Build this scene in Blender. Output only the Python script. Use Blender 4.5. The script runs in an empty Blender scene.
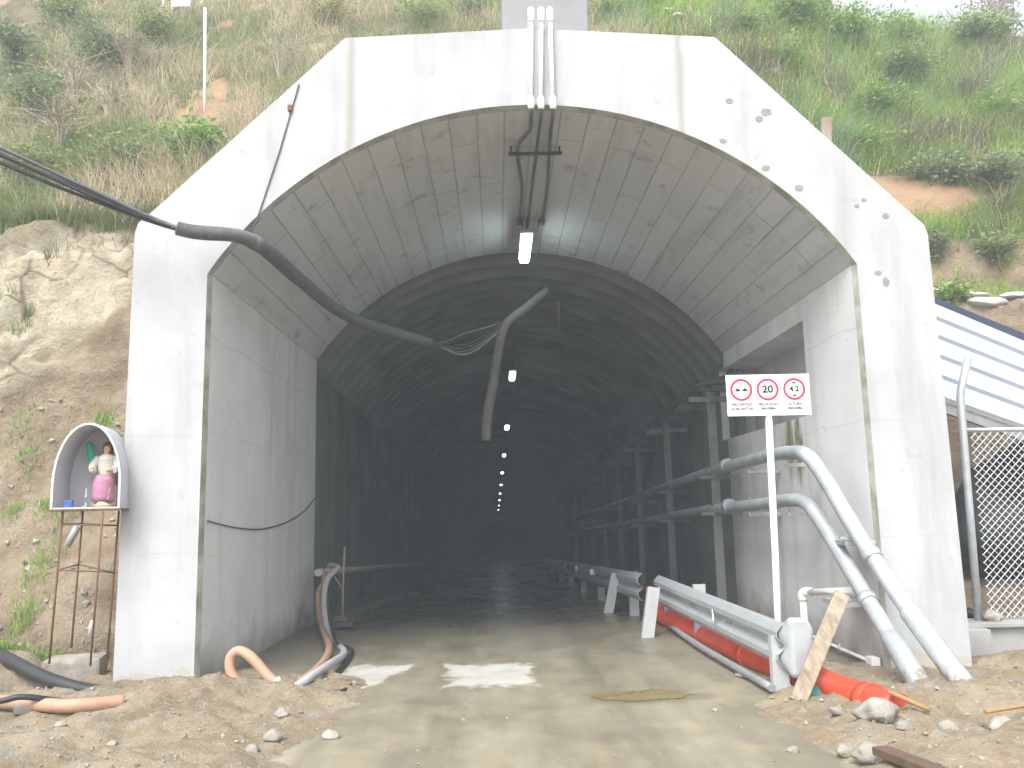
import bpy, bmesh, math, random
import numpy as np
from mathutils import Vector, Matrix, noise
random.seed(7); RNG = np.random.default_rng(11)
C = bpy.context.scene.collection
sc = bpy.context.scene
# ------------------------------------------------------------------ camera model (fitted to the photograph's vanishing points)
F = 831.0; CAMH = 1.65
def _ray(px, py): return np.array([(px - 512) / F, -(py - 384) / F, -1.0])
_y = _ray(497, 508); _y /= np.linalg.norm(_y)
_z = _ray(390, -5200); _z -= _y * _z.dot(_y); _z /= np.linalg.norm(_z)
_x = np.cross(_y, _z); ROT = np.array([_x, _y, _z])
def U(px, py, X=None, Y=None, Z=None):
    v = ROT @ _ray(px, py)
    k = (X / v[0]) if X is not None else (Y / v[1]) if Y is not None else ((Z - CAMH) / v[2])
    p = v * k; return Vector((p[0], p[1], p[2] + CAMH))
cam = bpy.data.cameras.new("camera"); cam.sensor_width = 36; cam.lens = F / 1024 * 36
cam.clip_start = 0.05; cam.clip_end = 2000
co = bpy.data.objects.new("camera", cam); C.objects.link(co)
m4 = Matrix([list(ROT[i]) + [0] for i in range(3)] + [[0, 0, 0, 1]]); m4.translation = (0, 0, CAMH)
co.matrix_world = m4; sc.camera = co

# ------------------------------------------------------------------ node helpers
class NT:
    def __init__(s, name):
        s.m = bpy.data.materials.new(name); s.m.use_nodes = True
        s.t = s.m.node_tree; s.t.nodes.clear()
        s.out = s.t.nodes.new('ShaderNodeOutputMaterial')
        s.b = s.t.nodes.new('ShaderNodeBsdfPrincipled'); s.b.inputs['Specular IOR Level'].default_value = 0.3
        s.t.links.new(s.b.outputs[0], s.out.inputs[0]); s.tc = s.t.nodes.new('ShaderNodeTexCoord')
    def set(s, sock, v):
        if hasattr(v, 'links'): s.t.links.new(v, sock)
        elif isinstance(v, (tuple, list)) and len(v) == 3 and sock.type == 'RGBA': sock.default_value = (*v, 1)
        else: sock.default_value = v
    def geo(s): return s.t.nodes.new('ShaderNodeNewGeometry').outputs['Position']
    def map(s, vec, scale=(1, 1, 1), loc=(0, 0, 0)):
        n = s.t.nodes.new('ShaderNodeMapping'); s.set(n.inputs[0], vec); n.inputs['Scale'].default_value = scale; n.inputs['Location'].default_value = loc
        return n.outputs[0]
    def noise(s, scale, detail=4, rough=.55, vec=None, dist=0.0):
        n = s.t.nodes.new('ShaderNodeTexNoise'); n.inputs['Scale'].default_value = scale
        n.inputs['Detail'].default_value = detail; n.inputs['Roughness'].default_value = rough; n.inputs['Distortion'].default_value = dist
        s.set(n.inputs['Vector'], vec if vec is not None else s.geo()); return n.outputs['Fac']
    def voro(s, scale, vec=None, feat='F1', out='Distance'):
        n = s.t.nodes.new('ShaderNodeTexVoronoi'); n.feature = feat; n.inputs['Scale'].default_value = scale
        s.set(n.inputs['Vector'], vec if vec is not None else s.geo()); return n.outputs[out]
    def ramp(s, fac, stops, interp='LINEAR'):
        n = s.t.nodes.new('ShaderNodeValToRGB'); e = n.color_ramp.elements; n.color_ramp.interpolation = interp
        while len(e) < len(stops): e.new(.5)
        for q, (p, c) in zip(e, stops):
            q.position = p; c = (c, c, c) if isinstance(c, (int, float)) else c; q.color = (*c, 1)
        s.set(n.inputs[0], fac); return n.outputs[0]
    def mix(s, fac, a, b, mode='MIX'):
        n = s.t.nodes.new('ShaderNodeMix'); n.data_type = 'RGBA'; n.blend_type = mode
        s.set(n.inputs[0], fac); s.set(n.inputs[6], a); s.set(n.inputs[7], b); return n.outputs[2]
    def math(s, op, a, b=0.0, c=None, clamp=False):
        n = s.t.nodes.new('ShaderNodeMath'); n.operation = op; n.use_clamp = clamp; s.set(n.inputs[0], a); s.set(n.inputs[1], b)
        if c is not None: s.set(n.inputs[2], c)
        return n.outputs[0]
    def sep(s, vec):
        n = s.t.nodes.new('ShaderNodeSeparateXYZ'); s.set(n.inputs[0], vec); return n.outputs
    def attr(s, name, out='Color'):
        n = s.t.nodes.new('ShaderNodeAttribute'); n.attribute_name = name; return n.outputs[out]
    def line(s, coord, at, w, wob=None):          # 1 on a thin joint line at coord = at
        d = s.math('SUBTRACT', coord, at)
        if wob is not None: d = s.math('ADD', d, wob)
        d = s.math('ABSOLUTE', d)
        n = s.t.nodes.new('ShaderNodeMapRange'); s.set(n.inputs[0], d); n.inputs[1].default_value = 0; n.inputs[2].default_value = w
        n.inputs[3].default_value = 1; n.inputs[4].default_value = 0; return n.outputs[0]
    def bump(s, h, strength=.3, dist=.02):
        n = s.t.nodes.new('ShaderNodeBump'); n.inputs['Strength'].default_value = strength; n.inputs['Distance'].default_value = dist
        s.set(n.inputs['Height'], h); s.t.links.new(n.outputs[0], s.b.inputs['Normal'])
    def fin(s, col, rough=.85, metal=0.0):
        s.set(s.b.inputs['Base Color'], col); s.set(s.b.inputs['Roughness'], rough); s.set(s.b.inputs['Metallic'], metal); return s.m
def plain(name, col, rough=.6, metal=0.0, var=.18, scale=14, bump=.1):
    n = NT(name); f = n.noise(scale, 5); d = tuple(c * (1 - var) for c in col); l = tuple(min(1, c * (1 + var)) for c in col)
    f2 = n.noise(scale * .21, 3)
    c = n.mix(n.ramp(f2, [(.35, 0), (.65, 1)]), n.ramp(f, [(.3, d), (.7, l)]), col)
    if bump: n.bump(f, bump, .01)
    return n.fin(c, rough, metal)
M = {}
# concrete of the portal face: pale, weathered, with pour joints
n = NT('portal_concrete'); P = n.geo(); x_, y_, z_ = n.sep(P)
wob = n.math('MULTIPLY', n.math('SUBTRACT', n.noise(1.3, 4), .5), .10)
b = n.ramp(n.noise(1.1, 6, .6), [(.3, (.345, .351, .357)), (.7, (.435, .442, .45))])
streak = n.ramp(n.noise(1, 4, .6, n.map(P, (3.2, 3.2, .35))), [(.48, 0), (.72, .55)])
b = n.mix(streak, b, (.25, .252, .248))
spots = n.ramp(n.noise(6.0, 5, .65), [(.62, 0), (.74, .42)])
b = n.mix(spots, b, (.24, .24, .228))
for at in (1.28, 2.42):  b = n.mix(n.math('MULTIPLY', n.line(z_, at, .012, wob), .45), b, (.33, .31, .28))
b = n.mix(n.math('MULTIPLY', n.line(z_, 4.40, .009), .55), b, (.36, .35, .33))
for at in (-1.46, 2.02): 
    top = n.ramp(z_, [(0, 0), (1, 1)])
    up = n.math('GREATER_THAN', z_, 4.9)
    b = n.mix(n.math('MULTIPLY', n.math('MULTIPLY', n.line(x_, at, .07, wob), up), .75), b, (.26, .245, .21))
foot = n.math('MULTIPLY', n.math('LESS_THAN', n.math('ADD', z_, n.math('MULTIPLY', n.noise(3.5, 4), .5)), .40), .5)
b = n.mix(foot, b, (.34, .29, .21))
n.bump(n.noise(26, 6, .65), .25, .012); M['face'] = n.fin(b, .9)
# inner side walls
n = NT('wall_concrete'); P = n.geo(); x_, y_, z_ = n.sep(P)
b = n.ramp(n.noise(.9, 6, .6), [(.3, (.56, .563, .565)), (.7, (.69, .693, .695))])
streak = n.ramp(n.noise(1, 5, .6, n.map(P, (2.4, 2.4, .22))), [(.5, 0), (.72, .5)])
b = n.mix(streak, b, (.36, .355, .34))
wob = n.math('MULTIPLY', n.math('SUBTRACT', n.noise(1.1, 4), .5), .16)
for at, k in ((1.25, .12), (2.45, .15), (3.42, .25)): b = n.mix(n.math('MULTIPLY', n.line(z_, at, .015, wob), k), b, (.22, .20, .18))
pits = n.ramp(n.voro(7, n.map(P, (1, 1, .55))), [(.045, .75), (.075, 0)])
b = n.mix(pits, b, (.15, .145, .14))
mz = n.math('MULTIPLY', n.math('MULTIPLY', n.math('GREATER_THAN', x_, 3), n.line(y_, 10.25, .62)), n.line(z_, 2.35, .75)); 
ms_ = n.ramp(n.math('MULTIPLY', n.math('ADD', n.noise(1, 5, .6, n.map(P, (3, 5.5, .45))), -.28), mz), [(.06, 0), (.15, .9)])
b = n.mix(ms_, b, n.ramp(n.noise(9, 4), [(.35, (.10, .115, .035)), (.7, (.27, .28, .13))]))
damp = n.ramp(n.math('ADD', z_, n.math('MULTIPLY', n.noise(1.7, 4), 1.1)), [(.55, .75), (1.25, 0)])
b = n.mix(damp, b, (.21, .195, .155))
n.bump(n.noise(22, 6, .65), .3, .012); M['wall'] = n.fin(b, .88)
n = NT('mossy_concrete'); P = n.geo()
st = n.ramp(n.noise(1, 5, .6, n.map(P, (4, 7.5, .5))), [(.42, 0), (.56, 1)])
b = n.mix(st, (.42, .41, .37), n.ramp(n.noise(9, 4), [(.35, (.10, .115, .035)), (.7, (.25, .26, .12))]))
M['moss'] = n.fin(b, .95)
# board-marked vault (u = arc length, v = depth)
n = NT('vault_concrete'); uv = n.t.nodes.new('ShaderNodeUVMap').outputs[0]; P = n.geo()
br = n.t.nodes.new('ShaderNodeTexBrick'); br.offset = .37; br.offset_frequency = 2
wv = n.t.nodes.new('ShaderNodeVectorMath'); wv.operation = 'ADD'
nz = n.t.nodes.new('ShaderNodeTexNoise'); nz.inputs['Scale'].default_value = 1.6; nz.inputs['Detail'].default_value = 3
n.set(nz.inputs['Vector'], P)
sv = n.t.nodes.new('ShaderNodeVectorMath'); sv.operation = 'MULTIPLY_ADD'
n.set(sv.inputs[0], nz.outputs['Color']); sv.inputs[1].default_value = (.02, .02, 0); sv.inputs[2].default_value = (-.01, -.01, 0)
n.set(wv.inputs[0], n.map(uv)); n.set(wv.inputs[1], sv.outputs[0])
swap = n.t.nodes.new('ShaderNodeCombineXYZ'); su = n.sep(wv.outputs[0]); n.set(swap.inputs[0], su[1]); n.set(swap.inputs[1], su[0])
n.set(br.inputs['Vector'], swap.outputs[0]); br.inputs['Scale'].default_value = 1
br.inputs['Brick Width'].default_value = 3.4; br.inputs['Row Height'].default_value = .30
br.inputs['Mortar Size'].default_value = .018; br.inputs['Mortar Smooth'].default_value = .95
br.inputs['Color1'].default_value = (.55, .56, .57, 1); br.inputs['Color2'].default_value = (.49, .50, .51, 1); br.inputs['Mortar'].default_value = (.28, .28, .275, 1)
b = br.outputs['Color']
b = n.mix(n.ramp(n.noise(1.0, 6, .65), [(.38, 0), (.66, .5)]), b, (.56, .565, .57))
b = n.mix(n.ramp(n.noise(1, 5, .6, n.map(P, (5, .5, 5))), [(.5, 0), (.72, .4)]), b, (.28, .275, .26))
b = n.mix(n.ramp(n.noise(2.7, 6, .7), [(.58, 0), (.70, .55)]), b, (.17, .155, .13))
n.bump(n.math('SUBTRACT', n.noise(20, 5), n.math('MULTIPLY', br.outputs['Fac'], .5)), .25, .008); M['vault'] = n.fin(b, .9)
n = NT('stained_edge'); b = n.ramp(n.noise(4, 5), [(.35, (.17, .165, .125)), (.65, (.34, .337, .30))]); M['edge'] = n.fin(b, .95)
M['patch'] = plain('repair_mortar', (.22, .22, .23), .9)
M['block'] = plain('grey_concrete', (.24, .235, .245), .9, scale=2.5, var=.25)
M['plinth'] = plain('plinth_concrete', (.30, .298, .29), .9, scale=3, var=.22)
# sooty lining
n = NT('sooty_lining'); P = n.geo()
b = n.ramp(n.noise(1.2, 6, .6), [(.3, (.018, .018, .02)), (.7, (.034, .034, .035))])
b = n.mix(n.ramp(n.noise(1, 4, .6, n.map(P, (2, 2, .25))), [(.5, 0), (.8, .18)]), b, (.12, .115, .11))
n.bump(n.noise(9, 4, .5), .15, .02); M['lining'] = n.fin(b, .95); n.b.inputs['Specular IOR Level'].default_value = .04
n = NT('bore_wall'); P = n.geo()
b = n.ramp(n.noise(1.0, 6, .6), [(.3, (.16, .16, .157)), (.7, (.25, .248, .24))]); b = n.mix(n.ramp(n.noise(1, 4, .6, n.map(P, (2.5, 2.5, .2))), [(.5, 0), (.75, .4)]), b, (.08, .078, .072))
n.bump(n.noise(9, 5, .55), .2, .015); M['bore_wall'] = n.fin(b, .92); n.b.inputs['Specular IOR Level'].default_value = .08
n = NT('rib_shotcrete'); b = n.ramp(n.noise(1.5, 4, .5), [(.3, (.16, .16, .16)), (.7, (.24, .238, .235))])
n.bump(n.noise(12, 4, .5), .12, .01); M['rib'] = n.fin(b, .92); n.b.inputs['Specular IOR Level'].default_value = .05
# ground
n = NT('dirt'); P = n.geo()
b = n.ramp(n.noise(1.3, 7, .65), [(.28, (.16, .118, .072)), (.5, (.25, .20, .13)), (.72, (.33, .28, .20))])
b = n.mix(n.ramp(n.noise(9, 6, .7), [(.5, 0), (.68, .7)]), b, (.34, .31, .255))
b = n.mix(n.ramp(n.noise(5, 6, .7, n.map(P, (1, 1, 1), (7, 3, 1))), [(.55, 0), (.7, .6)]), b, (.15, .10, .06))
b = n.mix(n.ramp(n.voro(38), [(.10, .8), (.2, 0)]), b, (.34, .33, .31))
b = n.mix(n.ramp(n.noise(2.3, 7, .7, n.map(P, (1, 1, 1), (13, 5, 2))), [(.5, 0), (.64, .35)]), b, (.245, .235, .21))
b = n.mix(n.ramp(n.noise(3.3, 7, .7, n.map(P, (1, 1, 1), (3, 15, 2))), [(.58, 0), (.68, .55)]), b, (.30, .19, .085))
n.bump(n.math('ADD', n.noise(11, 8, .7), n.math('MULTIPLY', n.noise(55, 4), .35)), .9, .05); M['dirt'] = n.fin(b, .95)
n = NT('muddy_road'); P = n.geo(); x_, y_, z_ = n.sep(P)
b = n.ramp(n.noise(1.1, 7, .62, n.map(P, (1, .55, 1))), [(.3, (.15, .135, .095)), (.55, (.225, .207, .152)), (.75, (.295, .275, .208))])
b = n.mix(n.ramp(n.noise(1, 5, .6, n.map(P, (3.2, .35, 1))), [(.42, 0), (.66, .6)]), b, (.135, .12, .085))
b = n.mix(n.ramp(n.noise(2.1, 6, .65, n.map(P, (1, .7, 1), (3, 9, 0))), [(.52, 0), (.70, .6)]), b, (.30, .24, .15))
wet = n.ramp(n.math('ADD', y_, n.math('MULTIPLY', n.noise(.8, 4), 4.0)), [(0, 0), (1, 1)])
for tx in (-.55, .95):
    tw = n.math('MULTIPLY', n.line(n.math('ADD', x_, n.math('MULTIPLY', n.noise(.5, 3), .5)), tx + .25, .34), n.ramp(n.noise(1, 5, .6, n.map(P, (5, .6, 1), (tx, 0, 0))), [(.35, .1), (.6, .75)]))
    b = n.mix(tw, b, (.125, .112, .08))
    b = n.mix(n.math('MULTIPLY', tw, .0), b, b)
def patch_mask(cx, cy, hx_, hy_, k):
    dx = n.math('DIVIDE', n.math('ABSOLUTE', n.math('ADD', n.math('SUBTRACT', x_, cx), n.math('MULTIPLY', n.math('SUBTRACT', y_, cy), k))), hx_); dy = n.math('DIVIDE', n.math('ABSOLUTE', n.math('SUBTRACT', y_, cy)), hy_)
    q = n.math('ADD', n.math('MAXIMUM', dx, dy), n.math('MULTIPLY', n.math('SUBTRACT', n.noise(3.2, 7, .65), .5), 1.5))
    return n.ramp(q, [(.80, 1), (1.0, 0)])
pale_patch = n.math('MAXIMUM', patch_mask(-1.42, 8.72, .36, .62, -.35), patch_mask(-.10, 8.66, .46, .60, 0))  # two pale patches with noisy edges on the road
pale_patch = n.math('MULTIPLY', pale_patch, n.ramp(n.noise(4.5, 6, .7), [(.28, .45), (.5, .95)]))
damp_rim = n.math('MULTIPLY', n.ramp(n.math('ADD', n.math('ADD', n.math('POWER', n.math('DIVIDE', n.math('SUBTRACT', x_, 1.2), .95), 2), n.math('POWER', n.math('DIVIDE', n.math('SUBTRACT', y_, 7.5), .42), 2)), n.math('MULTIPLY', n.noise(2.6, 6), 1.0)), [(.75, 1), (1.0, 0)]), .6)
b = n.mix(damp_rim, b, (.11, .095, .06))
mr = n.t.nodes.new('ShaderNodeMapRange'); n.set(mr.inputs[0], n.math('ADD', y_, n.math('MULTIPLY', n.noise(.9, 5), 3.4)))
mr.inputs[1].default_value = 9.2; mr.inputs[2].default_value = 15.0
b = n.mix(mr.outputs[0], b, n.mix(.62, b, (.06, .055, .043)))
b = n.mix(pale_patch, b, (.40, .395, .36))
rg = n.mix(mr.outputs[0], n.ramp(n.noise(1.7, 5), [(.35, .35), (.6, .75)]), n.ramp(n.noise(.7, 3, .5), [(.3, .20), (.7, .36)]))
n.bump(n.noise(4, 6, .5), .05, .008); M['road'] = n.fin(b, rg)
M['pale_road'] = plain('pale_road_patch', (.31, .305, .28), .85, scale=5, var=.25)
n = NT('puddle_water'); b = n.ramp(n.noise(3, 4), [(.3, (.16, .125, .06)), (.7, (.24, .19, .095))]); M['puddle'] = n.fin(b, .06)
# hillside: blend of soil, rock and litter by painted kind of ground
n = NT('hillside_ground'); P = n.geo(); k = n.t.nodes.new('ShaderNodeSeparateColor'); n.set(k.inputs[0], n.attr('ground_kind'))
soil = n.ramp(n.noise(1.5, 7, .65), [(.28, (.17, .125, .08)), (.5, (.27, .21, .14)), (.72, (.37, .31, .225))])
soil = n.mix(n.ramp(n.noise(7, 6, .7), [(.5, 0), (.7, .55)]), soil, (.40, .34, .25))
rock = n.ramp(n.noise(1.9, 8, .68, dist=.6), [(.25, (.25, .19, .115)), (.45, (.44, .39, .285)), (.7, (.58, .53, .42))])
crk = n.ramp(n.voro(1.25, n.map(P, (1, 1, 1.5)), 'DISTANCE_TO_EDGE'), [(.0, 1), (.045, 0)])
rock = n.mix(n.math('MULTIPLY', crk, n.ramp(n.noise(1.3, 4), [(.42, 0), (.58, .85)])), rock, (.12, .085, .05))
rock = n.mix(n.ramp(n.noise(3.1, 6, .7), [(.55, 0), (.68, .6)]), rock, (.42, .29, .12))
lit = n.ramp(n.noise(3, 6, .65), [(.3, (.09, .085, .045)), (.55, (.16, .14, .08)), (.75, (.26, .205, .12))])
b = n.mix(k.outputs[1], soil, rock); b = n.mix(k.outputs[2], b, lit); b = n.mix(k.outputs[0], b, (.42, .26, .15))
hh = n.math('ADD', n.noise(6, 9, .72), n.math('MULTIPLY', n.noise(30, 5), .25))
n.bump(hh, 1.0, .12); M['hill'] = n.fin(b, .95)
def thru(n, col):
    tr = n.t.nodes.new('ShaderNodeBsdfTranslucent'); n.set(tr.inputs[0], col); mx = n.t.nodes.new('ShaderNodeMixShader'); mx.inputs[0].default_value = .42
    n.t.links.new(n.b.outputs[0], mx.inputs[1]); n.t.links.new(tr.outputs[0], mx.inputs[2]); n.t.links.new(mx.outputs[0], n.out.inputs[0])
n = NT('grass_blades'); b = n.attr('tint'); M['grass'] = n.fin(b, .75); n.b.inputs['Specular IOR Level'].default_value = .15; thru(n, b)
n = NT('leaves'); b = n.attr('tint'); M['leaf'] = n.fin(b, .6); n.b.inputs['Specular IOR Level'].default_value = .25; thru(n, b)
M['twig'] = plain('twig_bark', (.22, .16, .11), .9); M['deadtwig'] = plain('dry_twig', (.40, .345, .275), .9)
M['galv'] = plain('galvanised_steel', (.44, .465, .48), .4, .4, .16, 9)
M['galvdull'] = plain('dull_galvanised', (.27, .285, .29), .55, .35, .2, 6)
n = NT('galvanised_pipe'); P = n.geo(); z_ = n.sep(P)[2]
b = n.ramp(n.noise(4, 6, .6), [(.3, (.33, .365, .38)), (.7, (.46, .50, .515))]); b = n.mix(n.ramp(n.noise(1, 4, .6, n.map(P, (14, 3, 14))), [(.56, 0), (.72, .5)]), b, (.27, .275, .27))
mud = n.ramp(n.math('SUBTRACT', n.math('ADD', n.math('MULTIPLY', n.noise(9, 6, .7), 1.1), 0), n.math('MULTIPLY', z_, .75)), [(.38, 0), (.5, .85)]); b = n.mix(mud, b, (.26, .205, .13))
M['pipe'] = n.fin(b, n.ramp(n.noise(7, 5), [(.3, .32), (.7, .6)]), .3)
M['white'] = plain('white_paint', (.80, .80, .80), .45, 0, .04); M['whiteworn'] = plain('worn_white_paint', (.72, .72, .70), .6, 0, .12, 6)
M['post'] = plain('post_paint', (.37, .38, .385), .6, 0, .2, 7)
M['red'] = plain('sign_red', (.62, .03, .07), .45, 0, .03); M['ink'] = plain('sign_black', (.02, .02, .025), .5, 0, .03); M['grey_ink'] = plain('sign_grey', (.11, .11, .14), .5, 0, .03)
M['orange'] = plain('orange_red_pipe', (.48, .06, .028), .42, 0, .18, 5)
M['salmon'] = plain('salmon_hose', (.38, .225, .155), .5, 0, .18, 8)
M['black'] = plain('black_rubber', (.028, .029, .033), .42, 0, .25, 8); M['blackcable'] = plain('black_cable', (.035, .036, .042), .45)
M['cablegrey'] = plain('grey_cable', (.10, .10, .115), .45); M['cabletan'] = plain('dusty_cable', (.17, .155, .12), .7)
M['hose'] = plain('dusty_grey_hose', (.115, .115, .125), .75, 0, .25, 10); M['hose2'] = plain('dusty_brown_hose', (.12, .11, .10), .85, 0, .25, 9)
M['pale_hose'] = plain('pale_dusty_hose', (.48, .46, .43), .8, 0, .2, 8)
M['greyhose'] = plain('grey_hose', (.34, .35, .36), .55)
M['support'] = plain('dirty_steel', (.155, .16, .16), .65, .2, .3, 5)
M['dark'] = plain('dark_steel', (.07, .07, .07), .5, .3); M['darkpipe'] = plain('dull_conduit', (.15, .145, .135), .6, .2)
M['rust'] = plain('rusty_steel', (.17, .095, .06), .85, .2, .35, 20)
n = NT('weathered_wood'); P = n.tc.outputs['Object']; b = n.ramp(n.noise(1, 6, .6, n.map(P, (14, 14, 2.0))), [(.3, (.17, .13, .09)), (.7, (.35, .295, .225))]); n.bump(n.noise(1, 5, .6, n.map(P, (30, 30, 3))), .5, .01); M['wood'] = n.fin(b, .9)
M['darkwood'] = plain('dark_wood', (.11, .07, .05), .85, 0, .3, 12); M['stick'] = plain('tan_stick', (.28, .18, .08), .8)
n = NT('stone'); b = n.ramp(n.noise(5, 7, .65), [(.3, (.20, .18, .15)), (.7, (.36, .34, .295))]); n.bump(n.noise(18, 6, .7), .7, .03); M['stone'] = n.fin(b, .92)
M['sheet'] = plain('white_roof_sheet', (.36, .39, .44), .35, .15, .06, 3); M['fascia'] = plain('navy_flashing', (.035, .045, .075), .45)
M['wire'] = plain('galvanised_wire', (.58, .60, .61), .45, .4)
M['shell'] = plain('white_shell', (.52, .52, .55), .5, 0, .08, 5); M['pink'] = plain('pink_cloth', (.36, .17, .25), .8); M['cream'] = plain('cream_cloth', (.50, .48, .43), .8)
M['skin'] = plain('painted_skin', (.52, .31, .21), .6); M['hair'] = plain('brown_hair', (.10, .05, .03), .7); M['green'] = plain('green_feather', (.04, .33, .22), .6)
M['blue'] = plain('blue_plastic', (.05, .10, .32), .4); M['gold'] = plain('dull_gold', (.40, .32, .15), .5, .3); M['teal'] = plain('turquoise_strap', (.03, .22, .19), .7)
M['plastic'] = plain('white_sacking', (.50, .50, .48), .7, 0, .12, 8)
n = NT('lamp_glow'); n.fin((.9, .95, .95), .5); n.b.inputs['Emission Color'].default_value = (.80, 1, .98, 1); n.b.inputs['Emission Strength'].default_value = 9; M['glow'] = n.m
n = NT('far_lamp_glow'); n.fin((.9, .95, .95), .5); n.b.inputs['Emission Color'].default_value = (.80, 1, .98, 1); n.b.inputs['Emission Strength'].default_value = 4.0; M['farglow'] = n.m
n = NT('reflector'); n.fin((.85, .85, .85), .2); M['reflector'] = n.m

# ------------------------------------------------------------------ mesh builder
class MB:
    def __init__(s): s.v = []; s.f = []; s.sm = []
    def add(s, vs, fs, smooth=False):
        o = len(s.v); s.v += [tuple(q) for q in vs]; s.f += [tuple(i + o for i in q) for q in fs]; s.sm += [smooth] * len(fs); return s
    def box(s, c, size, rot=None, bev=0.0):
        c = Vector(c); hx, hy, hz = (q / 2 for q in size); R = rot if rot is not None else Matrix.Identity(3)
        if bev <= 0:
            vs = [c + R @ Vector((a * hx, b_ * hy, d * hz)) for a in (-1, 1) for b_ in (-1, 1) for d in (-1, 1)]
            return s.add(vs, [(0, 1, 3, 2), (4, 6, 7, 5), (0, 4, 5, 1), (2, 3, 7, 6), (0, 2, 6, 4), (1, 5, 7, 3)])
        bm = bmesh.new(); bmesh.ops.create_cube(bm, size=1)
        for q in bm.verts: q.co = Vector((q.co.x * size[0], q.co.y * size[1], q.co.z * size[2]))
        bmesh.ops.bevel(bm, geom=bm.edges[:], offset=bev, segments=2, affect='EDGES', profile=.6)
        bm.verts.index_update(); s.add([c + R @ q.co for q in bm.verts], [[q.index for q in f_.verts] for f_ in bm.faces]); bm.free(); return s
    def bar(s, a, b_, w, h, up=(0, 0, 1), bev=0.0):
        a, b_ = Vector(a), Vector(b_); d = (b_ - a); L = d.length; d.normalize(); up = Vector(up)
        if abs(d.dot(up)) > .99: up = Vector((0, 1, 0))
        sx = d.cross(up).normalized(); sz = sx.cross(d)
        R = Matrix((sx, d, sz)).transposed(); return s.box((a + b_) / 2, (w, L, h), R, bev)
    def tube(s, pts, r, segs=10, caps=True, hollow=0.0):
        pts = [Vector(p) for p in pts]; rs = r if isinstance(r, (list, tuple)) else [r] * len(pts)
        rings = []; t0 = (pts[1] - pts[0]).normalized(); nrm = t0.orthogonal().normalized()
        for i, p in enumerate(pts):
            t = ((pts[min(i + 1, len(pts) - 1)] - pts[max(i - 1, 0)])).normalized()
            nrm = (nrm - t * nrm.dot(t)).normalized(); bn = t.cross(nrm)
            rings.append([p + (nrm * math.cos(2 * math.pi * k / segs) + bn * math.sin(2 * math.pi * k / segs)) * rs[i] for k in range(segs)])
        vs = [q for rg in rings for q in rg]; fs = []
        for i in range(len(pts) - 1):
            for k in range(segs):
                k2 = (k + 1) % segs; fs.append((i * segs + k, i * segs + k2, (i + 1) * segs + k2, (i + 1) * segs + k))
        s.add(vs, fs, True)
        if caps:
            o = len(s.v) - len(vs); s.f.append(tuple(o + k for k in reversed(range(segs)))); s.f.append(tuple(o + (len(pts) - 1) * segs + k for k in range(segs))); s.sm += [False, False]
        return s
    def prism(s, poly, axis, a0, a1):      # polygon in the two other axes, extruded along axis
        def mk(p, a):
            return (a, p[0], p[1]) if axis == 'x' else (p[0], a, p[1]) if axis == 'y' else (p[0], p[1], a)
        k = len(poly); vs = [mk(p, a0) for p in poly] + [mk(p, a1) for p in poly]
        fs = [tuple(range(k)), tuple(range(2 * k - 1, k - 1, -1))] + [(i, i + k, (i + 1) % k + k, (i + 1) % k) for i in range(k)]
        return s.add(vs, fs)
    def lathe(s, c, prof, segs=14, sx=1, sy=1):
        c = Vector(c); k = len(prof); vs = []; fs = []
        for r, z in prof:
            for j in range(segs):
                a = 2 * math.pi * j / segs; vs.append(c + Vector((r * math.cos(a) * sx, r * math.sin(a) * sy, z)))
        for i in range(k - 1):
            for j in range(segs): fs.append((i * segs + j, i * segs + (j + 1) % segs, (i + 1) * segs + (j + 1) % segs, (i + 1) * segs + j))
        fs.append(tuple(reversed(range(segs)))); fs.append(tuple((k - 1) * segs + j for j in range(segs)))
        return s.add(vs, fs, True)
    def rock(s, c, size, seed=0, sub=3, rough=.35):
        bm = bmesh.new(); bmesh.ops.create_icosphere(bm, subdivisions=sub, radius=1); c = Vector(c); off = Vector((seed * 3.1, seed * 1.7, seed))
        for q in bm.verts:
            d = 1 + rough * noise.noise(q.co * 1.1 + off) + rough * .5 * noise.noise(q.co * 2.7 + off) + .12 * rough * noise.noise(q.co * 7 + off)
            w = q.co * d
            for ax in (Vector((.7, .3, .6)), Vector((-.6, .5, .5)), Vector((.1, -.9, .35)), Vector((-.3, -.4, -.8))):   # chipped flats
                ax = (ax + noise.noise_vector(off + ax) * .5).normalized(); e = w.dot(ax) - .78
                if e > 0: w -= ax * e * .85
            q.co = w
        bm.verts.index_update(); s.add([c + Vector((q.co.x * size[0], q.co.y * size[1], q.co.z * size[2])) for q in bm.verts], [[q.index for q in f_.verts] for f_ in bm.faces], sub > 2); bm.free(); return s
    def build(s, name, mat, parent=None, origin=(0, 0, 0)):
        me = bpy.data.meshes.new(name); o = Vector(origin)
        me.from_pydata([Vector(q) - o for q in s.v], [], s.f); me.polygons.foreach_set('use_smooth', s.sm); me.update()
        bm = bmesh.new(); bm.from_mesh(me); bmesh.ops.recalc_face_normals(bm, faces=bm.faces[:]); bm.to_mesh(me); bm.free()
        me.materials.append(mat if not isinstance(mat, str) else M[mat])
        ob = bpy.data.objects.new(name, me); C.objects.link(ob); ob.location = o
        if parent is not None:
            ob.parent = parent; ob.location = o - wloc(parent)
        return ob
def wloc(o):
    l = Vector(o.location)
    while o.parent is not None: o = o.parent; l += Vector(o.location)
    return l
def tag(o, label=None, cat=None, group=None, kind=None):
    if label: o['label'] = label
    if cat: o['category'] = cat
    if group: o['group'] = group
    if kind: o['kind'] = kind
    return o
def thing(name, loc, label, cat, group=None):
    o = bpy.data.objects.new(name, None); o.empty_display_size = .1; C.objects.link(o); o.location = loc; return tag(o, label, cat, group)
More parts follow.
